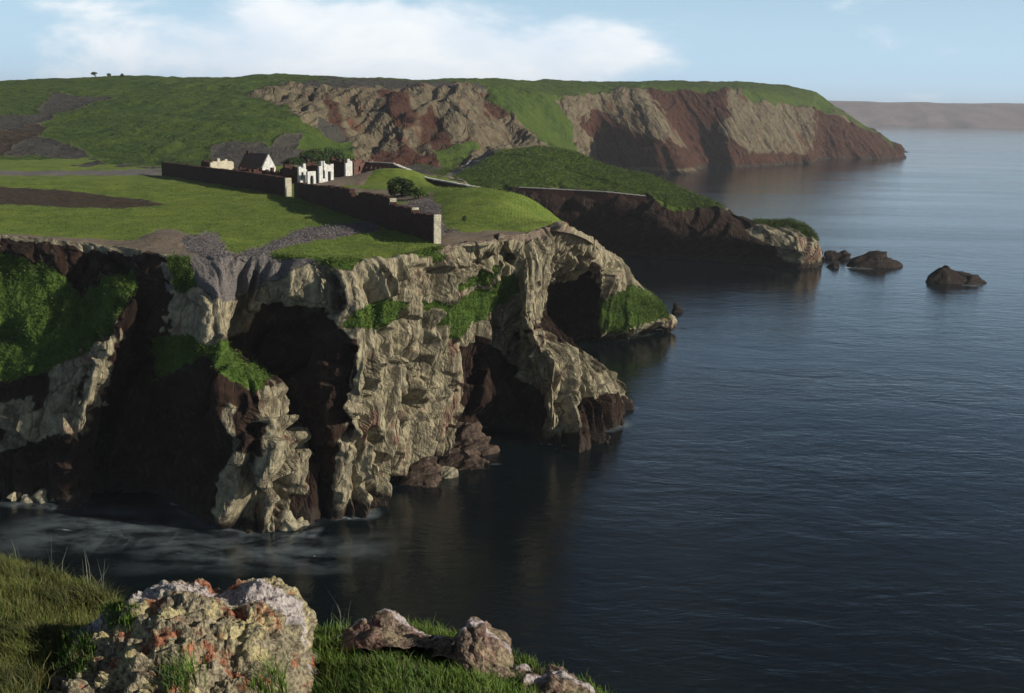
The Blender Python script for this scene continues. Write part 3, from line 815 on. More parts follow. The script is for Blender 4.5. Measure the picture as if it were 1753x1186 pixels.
vf = blur((cf[:, 0] + cf[:, 1] + cf[:, 2]).reshape(Gf.shape[:2]), 6)
Gf2 = rock_disp(Gf, Nf, 1.6, 4.0, bed=(1, -0.2, 0.7), along=(-0.5, 0, 1), wgt=(1 - 0.85 * vf) * (1 - 0.5 * smooth(Gf[:, :, 1], 800, 900)), seed=900.0)
Gf2 = Gf2 + Nf * ((ridged(Gf.reshape(-1, 3) / 45.0 + 3, 4).reshape(Gf.shape[:2]) - 0.8) * 2.4 * (1 - vf))[:, :, None]
Gf2 = Gf2 + Nf * ((fbm(Gf.reshape(-1, 3) / 60.0, 4).reshape(Gf.shape[:2]) * 2.0 + fbm(Gf.reshape(-1, 3) / 5.0, 3).reshape(Gf.shape[:2]) * 0.5) * vf * smooth(dist_row.max() * 0 + Gf[:, :, 1], 300, 340))[:, :, None]
LANDF = land_mat('far_headland_rock', 4.0, rock_a=(0.165, 0.135, 0.082), rock_b=(0.080, 0.063, 0.04), rock_c=(0.10, 0.045, 0.026),
                 brown=(0.036, 0.014, 0.008), green_a=(0.056, 0.092, 0.010), green_b=(0.018, 0.034, 0.006),
                 heath=(0.068, 0.062, 0.052), soil=(0.060, 0.040, 0.026), bed=(1, -0.2, 0.7), wet=3.5)
far = new_mesh('hill_terrain', Gf2.reshape(-1, 3), grid_faces(*Gf.shape[:2]), LANDF, attrs={'cover': cf})
tag(far, 'long green hill with an eroded ochre slope, running out to the far brown headland', 'hill', kind='structure')

vx, vy = np.arange(-125, 45, 1.5), np.arange(338, 540, 1.5); VX, VY = np.meshgrid(vx, vy, indexing='ij')
vp = np.stack([VX.ravel(), VY.ravel(), 0 * VX.ravel()], 1)
vz = 25.5 - 5.5 * smooth(vp[:, 0], -60, -10) - 24 * smooth(vp[:, 0] - (vp[:, 1] - 400) * 0.25, -22, 0) - 4 * (1 - smooth(vp[:, 1], 345, 365)) * smooth(vp[:, 0], -60, -20) + fbm(vp / 14, 4) * 1.6 + fbm(vp / 3, 3) * .35
vp[:, 2] = vz
vc = np.zeros((len(vp), 4)); vc[:, 0] = (fbm(vp / 17 + 3, 3) > -0.1); vc[:, 1] = 1 - vc[:, 0]
val = new_mesh('valley_ground', vp, grid_faces(len(vx), len(vy)), LANDF, smooth_sh=True, attrs={'cover': vc})
tag(val, 'dark rough ground in the hollow between the fort and the eroded slope', 'ground', kind='structure')

# ------------------------------------------------------------------ the hills across the bay
nxs = 260
X_ = np.linspace(-1500, 6500, nxs); prof = [(0, -5), (20, 2), (90, 60), (420, 120), (900, 138), (2500, 110)]
V = []
for x in X_:
    for k, (dy, z) in enumerate(prof):
        p = np.array([[x / 420.0, k * 3.1, 0.3]])
        zz = z * (1 + 0.05 * float(fbm(p, 5)[0])) - (0.000 * x) + (x - 2500) * 0.0035 * (z > 50)
        V.append([x, 6000 + dy + (x * 0.02 if k < 3 else 0) + 60 * float(fbm(p * 3 + 7, 3)[0]), zz])
dist_m, t_, b_ = base_mat('distant_hill', 0.95, 0.1)
gp = nn(t_, 'ShaderNodeNewGeometry').outputs['Position']
ln(t_, mixc(t_, mapr(t_, noise(t_, mapping(t_, gp, (1, 0.3, 3)), 0.012, 6, 0.65), 0.4, 0.6), (0.085, 0.058, 0.060), (0.15, 0.105, 0.105)), b_.inputs['Base Color'])
dh = new_mesh('distant_hills', np.array(V), grid_faces(nxs, len(prof)), dist_m, smooth_sh=True)
tag(dh, 'low hazy pinkish-grey coast across the bay on the horizon', 'hills', kind='structure')
# ------------------------------------------------------------------ walls and ruins
ST_DARK = stone_mat('brown_rubble_stone', (0.080, 0.036, 0.026), (0.040, 0.018, 0.013), (0.045, 0.028, 0.022), 0.55)
ST_PALE = stone_mat('pale_sunlit_stone', (0.55, 0.50, 0.38), (0.42, 0.38, 0.28), (0.30, 0.27, 0.2), 0.5)  # paler colour for wall faces that the sun strikes
ST_RED = stone_mat('reddish_stone', (0.16, 0.075, 0.06), (0.10, 0.05, 0.04), (0.12, 0.08, 0.07), 0.6)
WHITE = simple_mat('limewashed_plaster', (0.58, 0.58, 0.56), (0.40, 0.39, 0.36), 1.6, 0.9, 0.03, (0.30, 0.27, 0.23))
SLATE = simple_mat('slate_roof', (0.055, 0.032, 0.030), (0.030, 0.020, 0.020), 2.0, 0.8, 0.03)
CAP = simple_mat('pale_coping', (0.52, 0.48, 0.42), (0.38, 0.35, 0.31), 1.5, 0.9, 0.03)


class MB:
    def __init__(s): s.v = []; s.f = []
    def hexa(s, b, t):
        """b, t: four bottom and four top corners in order"""
        k = len(s.v); s.v += [tuple(p) for p in b] + [tuple(p) for p in t]
        s.f += [(k, k + 3, k + 2, k + 1), (k + 4, k + 5, k + 6, k + 7)] + [(k + i, k + (i + 1) % 4, k + 4 + (i + 1) % 4, k + 4 + i) for i in range(4)]
    def build(s, name, mat, parent=None, off=(0, 0, 0)):
        return new_mesh(name, np.array(s.v, float) - np.array(off, float), s.f, mat, parent)


def plan(px, A, B):
    """where the bearing of column px crosses the plan line A-B"""
    r = ray(px, 320); k = r[0] / r[1]
    t = (k * A[1] - A[0]) / ((B[0] - A[0]) - k * (B[1] - A[1]))
    return A[:2] + (B[:2] - A[:2]) * t


def stone_wall(name, A, B, tops, th, mat, label, cat='stone wall', ground=None, cap=None, group=None, endmat=None, rag=0.12):
    d = (B - A)[:2]; d = d / np.linalg.norm(d); nrm = np.array([d[1], -d[0]])
    if nrm[0] < 0: nrm = -nrm
    st = []
    for px, py in tops:
        q = plan(px, A, B); z = at(px, py, Y=q[1])[2]; st.append((q, z))
    o = empty(name, (st[0][0][0], st[0][0][1], 31.0)); tag(o, label, cat, group)
    off = np.array(o.location)
    m = MB(); c = MB(); rr = np.random.default_rng(len(tops) * 7)
    for (q0, z0), (q1, z1) in zip(st[:-1], st[1:]):
        L = np.linalg.norm(q1 - q0)
        if L < 0.25: continue
        n = max(1, int(L / 1.1))
        for k in range(n):
            a = q0 + (q1 - q0) * k / n; b_ = q0 + (q1 - q0) * (k + 1) / n
            za = z0 + (z1 - z0) * (k + 0.5) / n + rr.normal() * rag
            g = min((ground(*a) if ground else plateau_z(*a)), (ground(*b_) if ground else plateau_z(*b_))) - 0.6
            e = rr.uniform(-0.03, 0.03)
            P = [np.append(a + nrm * e, g), np.append(b_ + nrm * e, g), np.append(b_ + nrm * (th + e), g), np.append(a + nrm * (th + e), g)]
            T = [p * [1, 1, 0] + [0, 0, za] for p in P]
            m.hexa(P, T)
            if cap:
                P2 = [np.append(a - nrm * 0.12, za + .003), np.append(b_ - nrm * 0.12, za + .003), np.append(b_ + nrm * (th + .12), za + .003), np.append(a + nrm * (th + .12), za + .003)]
                c.hexa(P2, [p + [0, 0, 0.28] for p in P2])
    m.build('wall_body', mat, o, off)
    if cap: c.build('coping', cap, o, off)
    # sunlit free ends and top steps, their brightness painted as paler stone
    e = MB()
    for i in range(len(st)):
        q, z = st[i]
        last = i == len(st) - 1
        drop = (not last) and np.linalg.norm(st[i + 1][0] - q) < 0.7 and st[i + 1][1] < z - 0.4
        if not (last or drop) or not endmat: continue
        zb = plateau_z(*q) - 0.5 if last else st[i + 1][1] + 0.05
        a = q - d * 0.3; b_ = q + d * 0.06
        P = [np.append(a - nrm * .05, zb), np.append(b_ - nrm * .05, zb), np.append(b_ + nrm * (th + .05), zb), np.append(a + nrm * (th + .05), zb)]
        e.hexa(P, [p * [1, 1, 0] + [0, 0, z + 0.06] for p in P])
    if e.v: e.build('lit_end', endmat, o, off)
    return o


A1, B1 = at(278, 300, z=31.0), at(489, 335, z=31.0)
stone_wall('field_wall', A1, B1, [(278, 277), (300, 280), (350, 286), (420, 294), (460, 300), (489, 305)], 1.3, ST_DARK,
           'long brown stone wall along the far side of the field, left of the gateway', ground=None, endmat=ST_PALE, rag=0.07)
A2, B2 = at(503, 336, z=31.0), at(744, 417, z=31.0)
stone_wall('field_wall', A2, B2, [(503, 312), (540, 317), (590, 322), (598, 326), (601, 336), (609, 337), (613, 331), (618, 329), (640, 331), (668, 340), (669, 351), (706, 356), (707, 364), (744, 368)], 0.95, ST_DARK,
           'tall brown stone wall with stepped, broken top running down to the cliff edge', ground=None, endmat=ST_PALE, rag=0.10)

DA = np.array([-0.86, 0.51]); DB = np.array([0.51, 0.86])


def quadbox(m, o, da, db, la, lb, z0, z1):
    P = [np.append(o, z0), np.append(o + da * la, z0), np.append(o + da * la + db * lb, z0), np.append(o + db * lb, z0)]
    m.hexa(P, [p * [1, 1, 0] + [0, 0, z1] for p in P])


def panel_wall(m, o, d, n, L, th, z0, h, holes, rr, rag=0.25, tops=None):
    """wall from o along d with thickness th towards n; holes (start, width, sill, head)"""
    cuts = sorted(set([0, L] + [x for hh in holes for x in (hh[0], hh[0] + hh[1])] + list(np.arange(0.8, L, 0.9))))
    for a, b_ in zip(cuts[:-1], cuts[1:]):
        if b_ - a < 0.02: continue
        mid_ = (a + b_) / 2
        hh = [x for x in holes if x[0] - 1e-6 <= mid_ <= x[0] + x[1] + 1e-6]
        top = h + rr.normal() * rag if tops is None else tops(mid_ / L) + rr.normal() * rag
        spans = [(0 - .6, top)] if not hh else [(-.6, hh[0][2]), (hh[0][3], top)]
        for s0, s1 in spans:
            if s1 - s0 > 0.05: quadbox(m, o + d * a, d, n, b_ - a, th, z0 + s0, z0 + s1)


def roofless(px, pyb, la, lb, h, label, end_holes=(), side_holes=(), end_mat=None, side_mat=None, rag=0.25, gable=0.0, Y=None, group='roofless ruined buildings of the old fort'):
    o = at(px, pyb, z=31.0)[:2] if Y is None else at(px, pyb, Y=Y)[:2]
    z0 = plateau_z(*o); rr = np.random.default_rng(int(px))
    root = empty('ruined_building', (o[0], o[1], z0)); tag(root, label, 'ruin', group)
    off = np.array([o[0], o[1], z0])
    th = 0.5
    m = MB(); tops = (lambda t: h + gable * (1 - abs(2 * t - 1))) if gable else None
    panel_wall(m, o, DB, DA, lb, th, z0, h, end_holes, rr, rag, tops); m.build('end_wall', end_mat or WHITE, root, off)  # by default lit end white, shaded sides dark: light put into wall colours
    m = MB(); panel_wall(m, o + DA * (th + .003), DA, DB, la - th, th, z0, h, side_holes, rr, rag); m.build('side_wall', side_mat or ST_DARK, root, off)
    m = MB(); panel_wall(m, o + DB * (lb - th) + DA * (th + .003), DA, DB, la - th, th, z0, h * .9, (), rr, rag * 1.5); m.build('rear_wall', side_mat or ST_DARK, root, off)
    m = MB(); panel_wall(m, o + DA * (la - th) + DB * (th + .003), DB, DA, lb - 2 * th - .006, th, z0, h * 1.1, (), rr, rag * 1.5, tops); m.build('partition_wall', side_mat or ST_DARK, root, off)
    return root


def house(px, py_eave, py_ridge, Y, la, lb, label):
    o = at(px, py_eave, Y=Y); z0 = plateau_z(o[0], o[1]); ze = o[2]; zr = at(px + 9, py_ridge, Y=Y + lb / 2 * .86)[2]; o = o[:2]
    root = empty('gabled_house', (o[0], o[1], z0)); tag(root, label, 'house')
    off = np.array([o[0], o[1], z0])
    m = MB(); quadbox(m, o + DA * .1, DA, DB, la - .2, lb, z0 - .6, ze); m.build('wall', ST_DARK, root, off)
    # gable ends
    for k, (s, mm) in enumerate(((0.0, WHITE), (la - .4, ST_DARK))):
        g = MB(); a = o + DA * s; b_ = a + DB * lb; c = a + DB * lb / 2; t = DA * .4
        zz = ze + .004
        P = [np.append(a, zz), np.append(b_, zz), np.append(b_ + t, zz), np.append(a + t, zz)]
        T = [np.append(c - DB * .02, zr), np.append(c + DB * .02, zr), np.append(c + DB * .02 + t, zr), np.append(c - DB * .02 + t, zr)]
        g.hexa(P, T); g.build('gable', mm, root, off)
    g = MB(); quadbox(g, o, DB, DA, lb, .097, z0 - .6, ze - .003); g.build('end_wall', WHITE, root, off)
    g = MB(); s0 = o + DA * .43; L = la - .86; ov = .35
    for sg in (0, 1):
        e0 = s0 + DB * (-ov if sg == 0 else lb + ov); c0 = s0 + DB * lb / 2
        zl = ze - ov * (zr - ze) / (lb / 2)
        P = [np.append(e0, zl), np.append(e0 + DA * L, zl), np.append(c0 + DA * L, zr), np.append(c0, zr)]
        if sg: P = [p + [0, 0, .004] for p in P]
        g.hexa(P, [p + [0, 0, .16] for p in P])
    g.build('roof', SLATE, root, off)
    g = MB(); quadbox(g, o + DA * (la - 1.6) + DB * (lb / 2 - .4), DA, DB, .9, .8, zr - 1.2, zr + 0.75); g.build('chimney', ST_DARK, root, off)
    return root


house(449, 287, 264, 302, 8.6, 5.2, 'small house with dark steep roof and a bright white gable above the field wall')
roofless(361, 301, 3.5, 8.5, 3.4, 'roofless stone ruin with a pale sloping end wall, left of the gabled house', end_mat=ST_PALE, gable=0.9)
roofless(427, 303, 6, 5, 1.9, 'low dark roofless ruin right beside the white-gabled house', end_mat=ST_DARK)
roofless(474, 313, 5.0, 4.5, 2.6, 'low dark ruin behind the gateway of the field wall', end_mat=ST_DARK, rag=0.5)
roofless(512, 315, 5.5, 3.0, 4.0, 'narrow roofless ruin with one bright white end wall, nearest the gateway', end_holes=[(0.9, .8, 1.2, 2.8)], rag=0.4)
roofless(547, 315, 4.6, 5.4, 4.1, 'roofless ruin whose white end wall has a doorway and a tall window', end_holes=[(1.3, .8, 1.0, 3.0), (3.2, 1.1, -.1, 2.7)], side_holes=[(2.0, 1.0, 1, 2.8)], rag=0.45, gable=0.6)
roofless(592, 306, 5.6, 2.8, 4.6, 'roofless dark-walled ruin with a tall narrow white end, standing on the grass', rag=0.5)
roofless(606, 300, 3.5, 9.0, 3.6, 'reddish-brown roofless ruin at the foot of the eroded slope', end_mat=ST_RED, side_mat=ST_RED, end_holes=[(2, .8, 1, 2.4), (5.5, .8, 1, 2.4)])

# the free-standing arched doorway between two ruins
o_ = at(527, 316, z=31.0)[:2]; z0_ = plateau_z(*o_)
ar = empty('arched_doorway', (o_[0], o_[1], z0_)); tag(ar, 'white stone doorway with a round arch standing free between two ruins', 'doorway')
g = MB(); Lw, hw, rad, spr = 3.0, 3.2, .62, 1.6
for (x0, x1) in ((0, Lw / 2 - rad), (Lw / 2 + rad, Lw)):
    quadbox(g, o_ + DB * x0, DB, DA, x1 - x0, .5, z0_ - .5, z0_ + hw)
for k in range(10):
    t0 = math.pi * k / 10; t1 = math.pi * (k + 1) / 10
    xa, xb = Lw / 2 - rad * math.cos(t0), Lw / 2 - rad * math.cos(t1)
    P = [np.append(o_ + DB * xa, z0_ + spr + rad * math.sin(t0)), np.append(o_ + DB * xb, z0_ + spr + rad * math.sin(t1)),
         np.append(o_ + DB * xb + DA * .5, z0_ + spr + rad * math.sin(t1)), np.append(o_ + DB * xa + DA * .5, z0_ + spr + rad * math.sin(t0))]
    g.hexa(P, [p * [1, 1, 0] + [0, 0, z0_ + hw] for p in P])
g.build('arch_wall', WHITE, ar, (o_[0], o_[1], z0_))

# long low barrack wall with a row of openings, and the descending wall with pale coping
A3, B3 = at(622, 296, z=31.4), at(674, 292, z=32.6)
wl = empty('loophole_wall', (A3[0], A3[1], 31)); tag(wl, 'low reddish wall with a row of small square openings above the grass mound', 'stone wall')
g = MB(); dd = (B3 - A3)[:2]; L3 = np.linalg.norm(dd); dd /= L3; n3 = np.array([-dd[1], dd[0]])
panel_wall(g, A3[:2], dd, n3, L3, .6, 32.2, 2.2, [(x, .7, .5, 1.2) for x in np.arange(.9, L3 - 1, 1.7)], np.random.default_rng(4), 0.05)
g.build('wall_body', ST_RED, wl, (A3[0], A3[1], 31))
g = MB(); quadbox(g, A3[:2] - n3 * .1, dd, n3, L3, .8, 34.52, 34.7); g.build('coping', CAP, wl, (A3[0], A3[1], 31))
A4, B4 = at(676, 300, z=31.2), at(835, 336, z=30.8)
A4 = at(674, 300, Y=298.); B4 = at(835, 335, Y=252.)
stone_wall('terrace_wall', A4, B4, [(674, 282), (700, 293), (723, 304), (745, 309), (770, 313), (800, 319), (830, 324)], 0.9, ST_DARK,
           'dark terrace wall with a pale sloping coping, descending behind the green knoll', cap=CAP, rag=0.03)


def on_line(P, pts, step=1.5):
    out = []
    for a, b_ in zip(pts[:-1], pts[1:]):
        n = max(1, int(np.linalg.norm(b_ - a) / step))
        out += [a + (b_ - a) * k / n for k in range(n)]
    return np.array(out + [pts[-1]])


def ground_on(P, x, y):
    d = (P[:, 0] - x) ** 2 + (P[:, 1] - y) ** 2
    j = np.argsort(d)[:6]
    return float(P[j, 2].max())


# parapet along the top of the middle headland's cliff
pl = [at(a, b_, Y=c) for a, b_, c in ((888, 326, 393), (930, 328, 391), (985, 331, 389), (1040, 334, 386), (1105, 341, 384))]
pl = on_line(None, pl, 2.0)
pr = empty('clifftop_parapet', tuple(pl[0])); tag(pr, 'long low parapet with pale coping along the brown clifftop of the middle headland', 'parapet')
g = MB(); c_ = MB(); rr = np.random.default_rng(3)
for a, b_ in zip(pl[:-1], pl[1:]):
    d = (b_ - a)[:2]; L = np.linalg.norm(d); d /= L; n_ = np.array([-d[1], d[0]])
    za = (a[2] + b_[2]) / 2 + .3
    quadbox(g, a[:2], d, n_, L, .8, za - 4.5, za + .7 + 0); quadbox(c_, a[:2] - n_ * .1, d, n_, L, 1.0, za + .703, za + .95)
g.build('wall_body', ST_DARK, pr, pl[0]); c_.build('coping', CAP, pr, pl[0])


# ------------------------------------------------------------------ plants
def leaf_quads(C, size, rng, up=0.3):
    n = len(C); a = rng.normal(size=(n, 3)); a /= np.linalg.norm(a, axis=1)[:, None]
    b_ = np.cross(a, rng.normal(size=(n, 3))); b_ /= np.linalg.norm(b_, axis=1)[:, None]
    s = size * rng.uniform(.6, 1.3, (n, 1)); a *= s; b_ *= s * .6
    V = np.stack([C - a, C + b_ * .9, C + a, C - b_ * .9], 1).reshape(-1, 3)
    return V, np.arange(4 * n).reshape(-1, 4)


BARK = simple_mat('bark', (0.07, 0.05, 0.035), (0.04, 0.03, 0.02), 6.0)
LEAF_D = leaf_mat('dark_foliage', (0.030, 0.052, 0.012), (0.060, 0.095, 0.020))
LEAF_L = leaf_mat('bright_foliage', (0.075, 0.13, 0.02), (0.12, 0.18, 0.03))


def tube(m_v, m_f, pts, rad, k=6):
    b0 = len(m_v)
    for i, (p, r) in enumerate(zip(pts, rad)):
        d = pts[min(i + 1, len(pts) - 1)] - pts[max(i - 1, 0)]; d = d / np.linalg.norm(d)
        x = np.cross(d, [0.3, 0.9, 0.1]); x /= np.linalg.norm(x); y = np.cross(d, x)
        for j in range(k):
            t = 2 * math.pi * j / k; m_v.append(p + (x * math.cos(t) + y * math.sin(t)) * r)
    for i in range(len(pts) - 1):
        for j in range(k):
            a = b0 + i * k + j; b_ = b0 + i * k + (j + 1) % k
            m_f.append((a, b_, b_ + k, a + k))


def bush(name, base, w_, h_, n, leaf, label, mat=None, cat='bush', group=None, trunk_h=0.25, lean=0.0, seed=1, flat=1.0):
    rng = np.random.default_rng(seed); root = empty(name, tuple(base)); tag(root, label, cat, group)
    cl = []
    nc = 14
    for i in range(nc):
        t = rng.uniform(0, 2 * math.pi); r = w_ / 2 * math.sqrt(rng.uniform(0, 1)) * .8
        z = h_ * (trunk_h + (1 - trunk_h) * rng.uniform(.15, .85) * (1 - .5 * (r / (w_ / 2)) ** 2))
        cl.append((r * math.cos(t) + lean * z, r * math.sin(t) * flat, z, rng.uniform(.13, .26) * w_))
    C = []
    for (x, y, z, r) in cl:
        q = rng.normal(size=(n // nc, 3)); q /= np.linalg.norm(q, axis=1)[:, None]; q *= r * rng.uniform(.35, 1.08, (len(q), 1)) ** .6
        q[:, 2] *= .75; C.append(q + [x, y, z])
    C = np.concatenate(C); C = C[C[:, 2] > .05]
    V, F_ = leaf_quads(C, leaf, rng); new_mesh('crown', V, F_, mat or LEAF_D, root)
    tv, tf = [], []
    tube(tv, tf, [np.array([0, 0, -.3]), np.array([lean * h_ * .2, 0, h_ * .25]), np.array([lean * h_ * .5, 0, h_ * .55])], [w_ * .05, w_ * .04, w_ * .02])
    for (x, y, z, r) in cl[::2]:
        tube(tv, tf, [np.array([lean * h_ * .2, 0, h_ * .22]), np.array([x * .5, y * .5, z * .62]), np.array([x, y, z])], [w_ * .022, w_ * .014, w_ * .006], 5)
    new_mesh('trunk', tv, tf, BARK, root)
    return root


def onfield(px, py):
    p = at(px, py, z=31.0)
    for _ in range(6): p = at(px, py, z=plateau_z(p[0], p[1]))
    return p


bush('round_bush', onfield(688, 337), 6.2, 4.6, 5200, .22, 'round dark green bush casting a long shadow beside the grass mound', seed=2, trunk_h=.02)
bush('low_bush', onfield(716, 338), 3.6, 2.4, 2600, .17, 'small bright green bush just right of the round dark bush', LEAF_L, seed=3, trunk_h=.02)
bush('knoll_bush', onfield(795, 383), .9, 1.5, 400, .09, 'tiny dark shrub standing alone on the front of the green knoll', seed=8)
for i, (px, py, Y, w_, h_, lb) in enumerate(((508, 268, 372, 9, 4.2, 'leftmost low dark tree in the clump on the slope behind the ruins'),
                                             (535, 266, 376, 11, 6.0, 'broad dark tree in the middle of the clump behind the ruins'),
                                             (566, 264, 382, 10, 6.6, 'tallest dark tree of the clump behind the ruins'),
                                             (588, 268, 392, 8, 5.0, 'lighter tree at the foot of the eroded slope, right end of the clump'))):
    p = at(px, py, Y=Y); dd2 = (Gf2.reshape(-1, 3)[:, :2] - p[:2]); j = np.argmin((dd2 ** 2).sum(1)); p[2] = Gf2.reshape(-1, 3)[j, 2]
    bush('scrub_tree', p, w_, h_, 3600, .30, lb, LEAF_D if i < 3 else LEAF_L, 'tree', 'trees on the slope behind the ruins', seed=20 + i)
FP = Gf2.reshape(-1, 3); j0 = int(bf[2])
for i, (px, hh, ww, lean, lb) in enumerate(((167, 3.8, 5, .45, 'wind-bent tree alone on the hill skyline, its crown swept sideways'),
                                            (181, 2.8, 3.2, .5, 'small wind-bent bush on the skyline just right of the wind-bent tree'),
                                            (206, 2.6, 2.4, .1, 'left one of two small upright bushes on the skyline'),
                                            (211, 2.2, 2.0, .1, 'right one of two small upright bushes on the skyline'))):
    line = Gf2[:, j0, :]; lx, ly = proj(line); k = int(np.argmin(np.abs(lx - px)))
    bush('skyline_tree' if i < 2 else 'skyline_bush', line[k] - [0, 0, .3], ww, hh, 900, .35, lb, LEAF_D, 'tree' if i < 2 else 'bush', None, trunk_h=.55 if i < 2 else .1, lean=-lean if i == 0 else lean, seed=40 + i, flat=.6)


# scrub and turf cover as masses of small leaves
def scatter_leaves(name, P, Nn, mask, count, size, lift, mat, label, cat, seed, vis=None):
    rng = np.random.default_rng(seed)
    idx = np.where(mask)[0]
    idx = rng.choice(idx, count)
    C = P[idx] + rng.normal(size=(count, 3)) * size * 1.6 + Nn[idx] * (np.abs(rng.normal(size=(count, 1))) * lift)
    V, F_ = leaf_quads(C, size, rng)
    return tag(new_mesh(name, V, F_, mat), label, cat, kind='stuff')


SCRUB = leaf_mat('cliff_scrub', (0.034, 0.062, 0.010), (0.100, 0.150, 0.020), 0.7)
m_ = (CL_C[:, 0] > .5) & (CL_P[:, 2] > 1.0)
scatter_leaves('scrub_foliage', CL_P, CL_N, m_, 150000, 0.11, .18, SCRUB, 'bright green scrub covering ledges and slopes of the near cliff', 'scrub', 5)
SCRUBM = leaf_mat('headland_scrub', (0.028, 0.052, 0.007), (0.095, 0.145, 0.016), 0.4)
m_ = (MD_C[:, 0] > .5) & (MD_P[:, 2] > 2)
scatter_leaves('headland_foliage', MD_P, Nm.reshape(-1, 3), m_, 110000, 0.20, .35, SCRUBM, 'dark green scrub over the top of the middle headland', 'scrub', 6)

TURF = leaf_mat('turf_blades', (0.066, 0.100, 0.016), (0.150, 0.208, 0.032), 0.25)
m_ = (FD_C[:, 0] > .5) & (FD_P[:, 1] < 262)
scatter_leaves('field_grass', FD_P, np.tile([0, 0, 1.], (len(FD_P), 1)), m_, 120000, 0.085, .07, TURF, 'short tussocky grass over the field and the knoll', 'grass', 15)
m_ = (FD_C[:, 1] > .5) & (FD_P[:, 1] < 262)
HEATH = leaf_mat('heather_twigs', (0.10, 0.085, 0.085), (0.22, 0.195, 0.20), 0.5)
scatter_leaves('heather_undergrowth', FD_P, np.tile([0, 0, 1.], (len(FD_P), 1)), m_, 26000, 0.10, .12, HEATH, 'greyish dry heather in strips along the clifftop', 'heather', 16)

# ------------------------------------------------------------------ rocks built from their outline, each with its own depth
def outcrop(name, prof, Y, low, dfront, dback, mat, label, du, amp, scale, cat='rock', group=None, seed=0., bed=(1, .3, -.35), flat_top=.25, sm=False, tens=.6, attrs=None):
    """prof: outline of the top (px, py); low: pixel row of the foot in front, or ('z', z)"""
    rows = []
    n = len(prof); cx = np.mean([p[0] for p in prof])
    for i, (px, py) in enumerate(prof):
        u = 2 * i / (n - 1) - 1; rnd = math.sqrt(max(0.03, 1 - u * u))
        T = at(px, py, Y=Y)
        if isinstance(low, tuple):
            zl = low[1]
            Fp = np.array([T[0], Y - dfront * rnd, zl])
        else:
            Fp = at(px, low, Y=Y - dfront * rnd)
        Bp = np.array([T[0], Y + dback * rnd, min(Fp[2], T[2] - .1)])
        h = T[2] - Fp[2]
        F1 = Fp + (T - Fp) * [1, .30, .42]; F2 = Fp + (T - Fp) * [1, .62, .82]
        T2 = T + (Bp - T) * [1, flat_top, .06]; B1_ = T + (Bp - T) * [1, .75, .5]
        rows.append([Bp, B1_, T2, T, F2, F1, Fp])
    G_, b_ = loft(np.array(rows), du, du, tens); N_ = normals(G_)
    if np.mean((N_ * (np.array([0, 0, 50.]) - G_)).sum(2)) < 0: N_ = -N_
    D_ = rock_disp(G_, N_, amp, scale, bed=bed, seed=seed)
    c0 = D_.reshape(-1, 3).mean(0)
    c0[2] = D_[:, :, 2].min()
    o = new_mesh(name, D_.reshape(-1, 3) - c0, grid_faces(*G_.shape[:2]), mat, smooth_sh=sm); o.location = tuple(c0)
    tag(o, label, cat, group)
    return o, D_, N_


WETROCK = simple_mat('dark_sea_rock', (0.016, 0.011, 0.009), (0.034, 0.022, 0.017), 1.6, 0.8, 0.3, (0.045, 0.034, 0.025))
PALEROCK = simple_mat('pale_shore_rock', (0.30, 0.27, 0.18), (0.15, 0.125, 0.09), 0.6, 0.9, 0.12, (0.08, 0.06, 0.045))
BROWNROCK = simple_mat('brown_shore_rock', (0.092, 0.062, 0.046), (0.040, 0.026, 0.020), 1.1, 0.85, 0.16, (0.15, 0.125, 0.09))


def seaY(px, py): return at(px, py, z=0)[1]


def srock(prof, pyb, mat, label, depth, amp=.35, sc=.7, du=.3, group='rocks standing in the sea', seed=0.):
    Yb = seaY(prof[len(prof) // 2][0], pyb)
    return outcrop('sea_rock', prof, Yb + depth, ('z', -1.5), depth * 1.25, depth * 1.3, mat, label, du, amp, sc, 'rock', group, seed, bed=(-.5, .4, .9))


srock([(1584,485),(1590,474),(1603,464),(1618,454),(1632,460),(1645,465),(1662,468),(1678,475),(1690,485)], 486, WETROCK, 'lone dark peaked rock in open water, farthest from the headland', 3.5, .25, .8, .3, seed=5)
srock([(1454,453),(1462,443),(1480,438),(1499,432),(1515,437),(1528,444),(1542,449),(1548,455)], 458, WETROCK, 'long dark rock islet off the tip of the middle headland', 4.0, .38, 1.0, .4, seed=15)
srock([(1405,443),(1412,430),(1424,427),(1436,429),(1448,427),(1456,434),(1461,445)], 444, WETROCK, 'low dark rock joining the headland point to the longer islet', 3.0, .32, .9, .4, seed=25)
srock([(1416,456),(1424,450),(1432,449),(1440,457)], 458, WETROCK, 'small dark rock awash in the surf before the headland point', 1.2, .3, .7, .3, seed=27)
srock([(1148,534),(1153,524),(1158,518),(1163,525),(1170,533)], 535, WETROCK, 'small dark pinnacle just off the green spur of the near cliff', .9, .25, .5, .15, seed=35)
srock([(1700,482),(1720,480),(1740,479),(1765,481),(1790,481),(1800,483)], 482, WETROCK, 'very low dark reef breaking the surface at the right edge', 3.0, .25, 1.0, .5, seed=45)
srock([(742,778),(752,757),(768,740),(790,728),(806,726),(822,738),(838,757),(847,766),(846,778)], 778, BROWNROCK, 'big brown boulder with a slanting top at the mouth of the sea cave', 2.4, .5, 1.0, .13, 'boulders at the foot of the near cliff', 55)
srock([(735,806),(748,780),(770,764),(795,760),(815,768),(832,777),(834,784),(812,802)], 806, BROWNROCK, 'rounded brown boulder in front of the big slanting one', 1.9, .42, .9, .13, 'boulders at the foot of the near cliff', 65)
srock([(748,818),(755,802),(768,797),(780,800),(788,808),(790,816)], 820, PALEROCK, 'small pale boulder at the waterline, lowest of the cave boulders', .8, .22, .6, .11, 'boulders at the foot of the near cliff', 75)
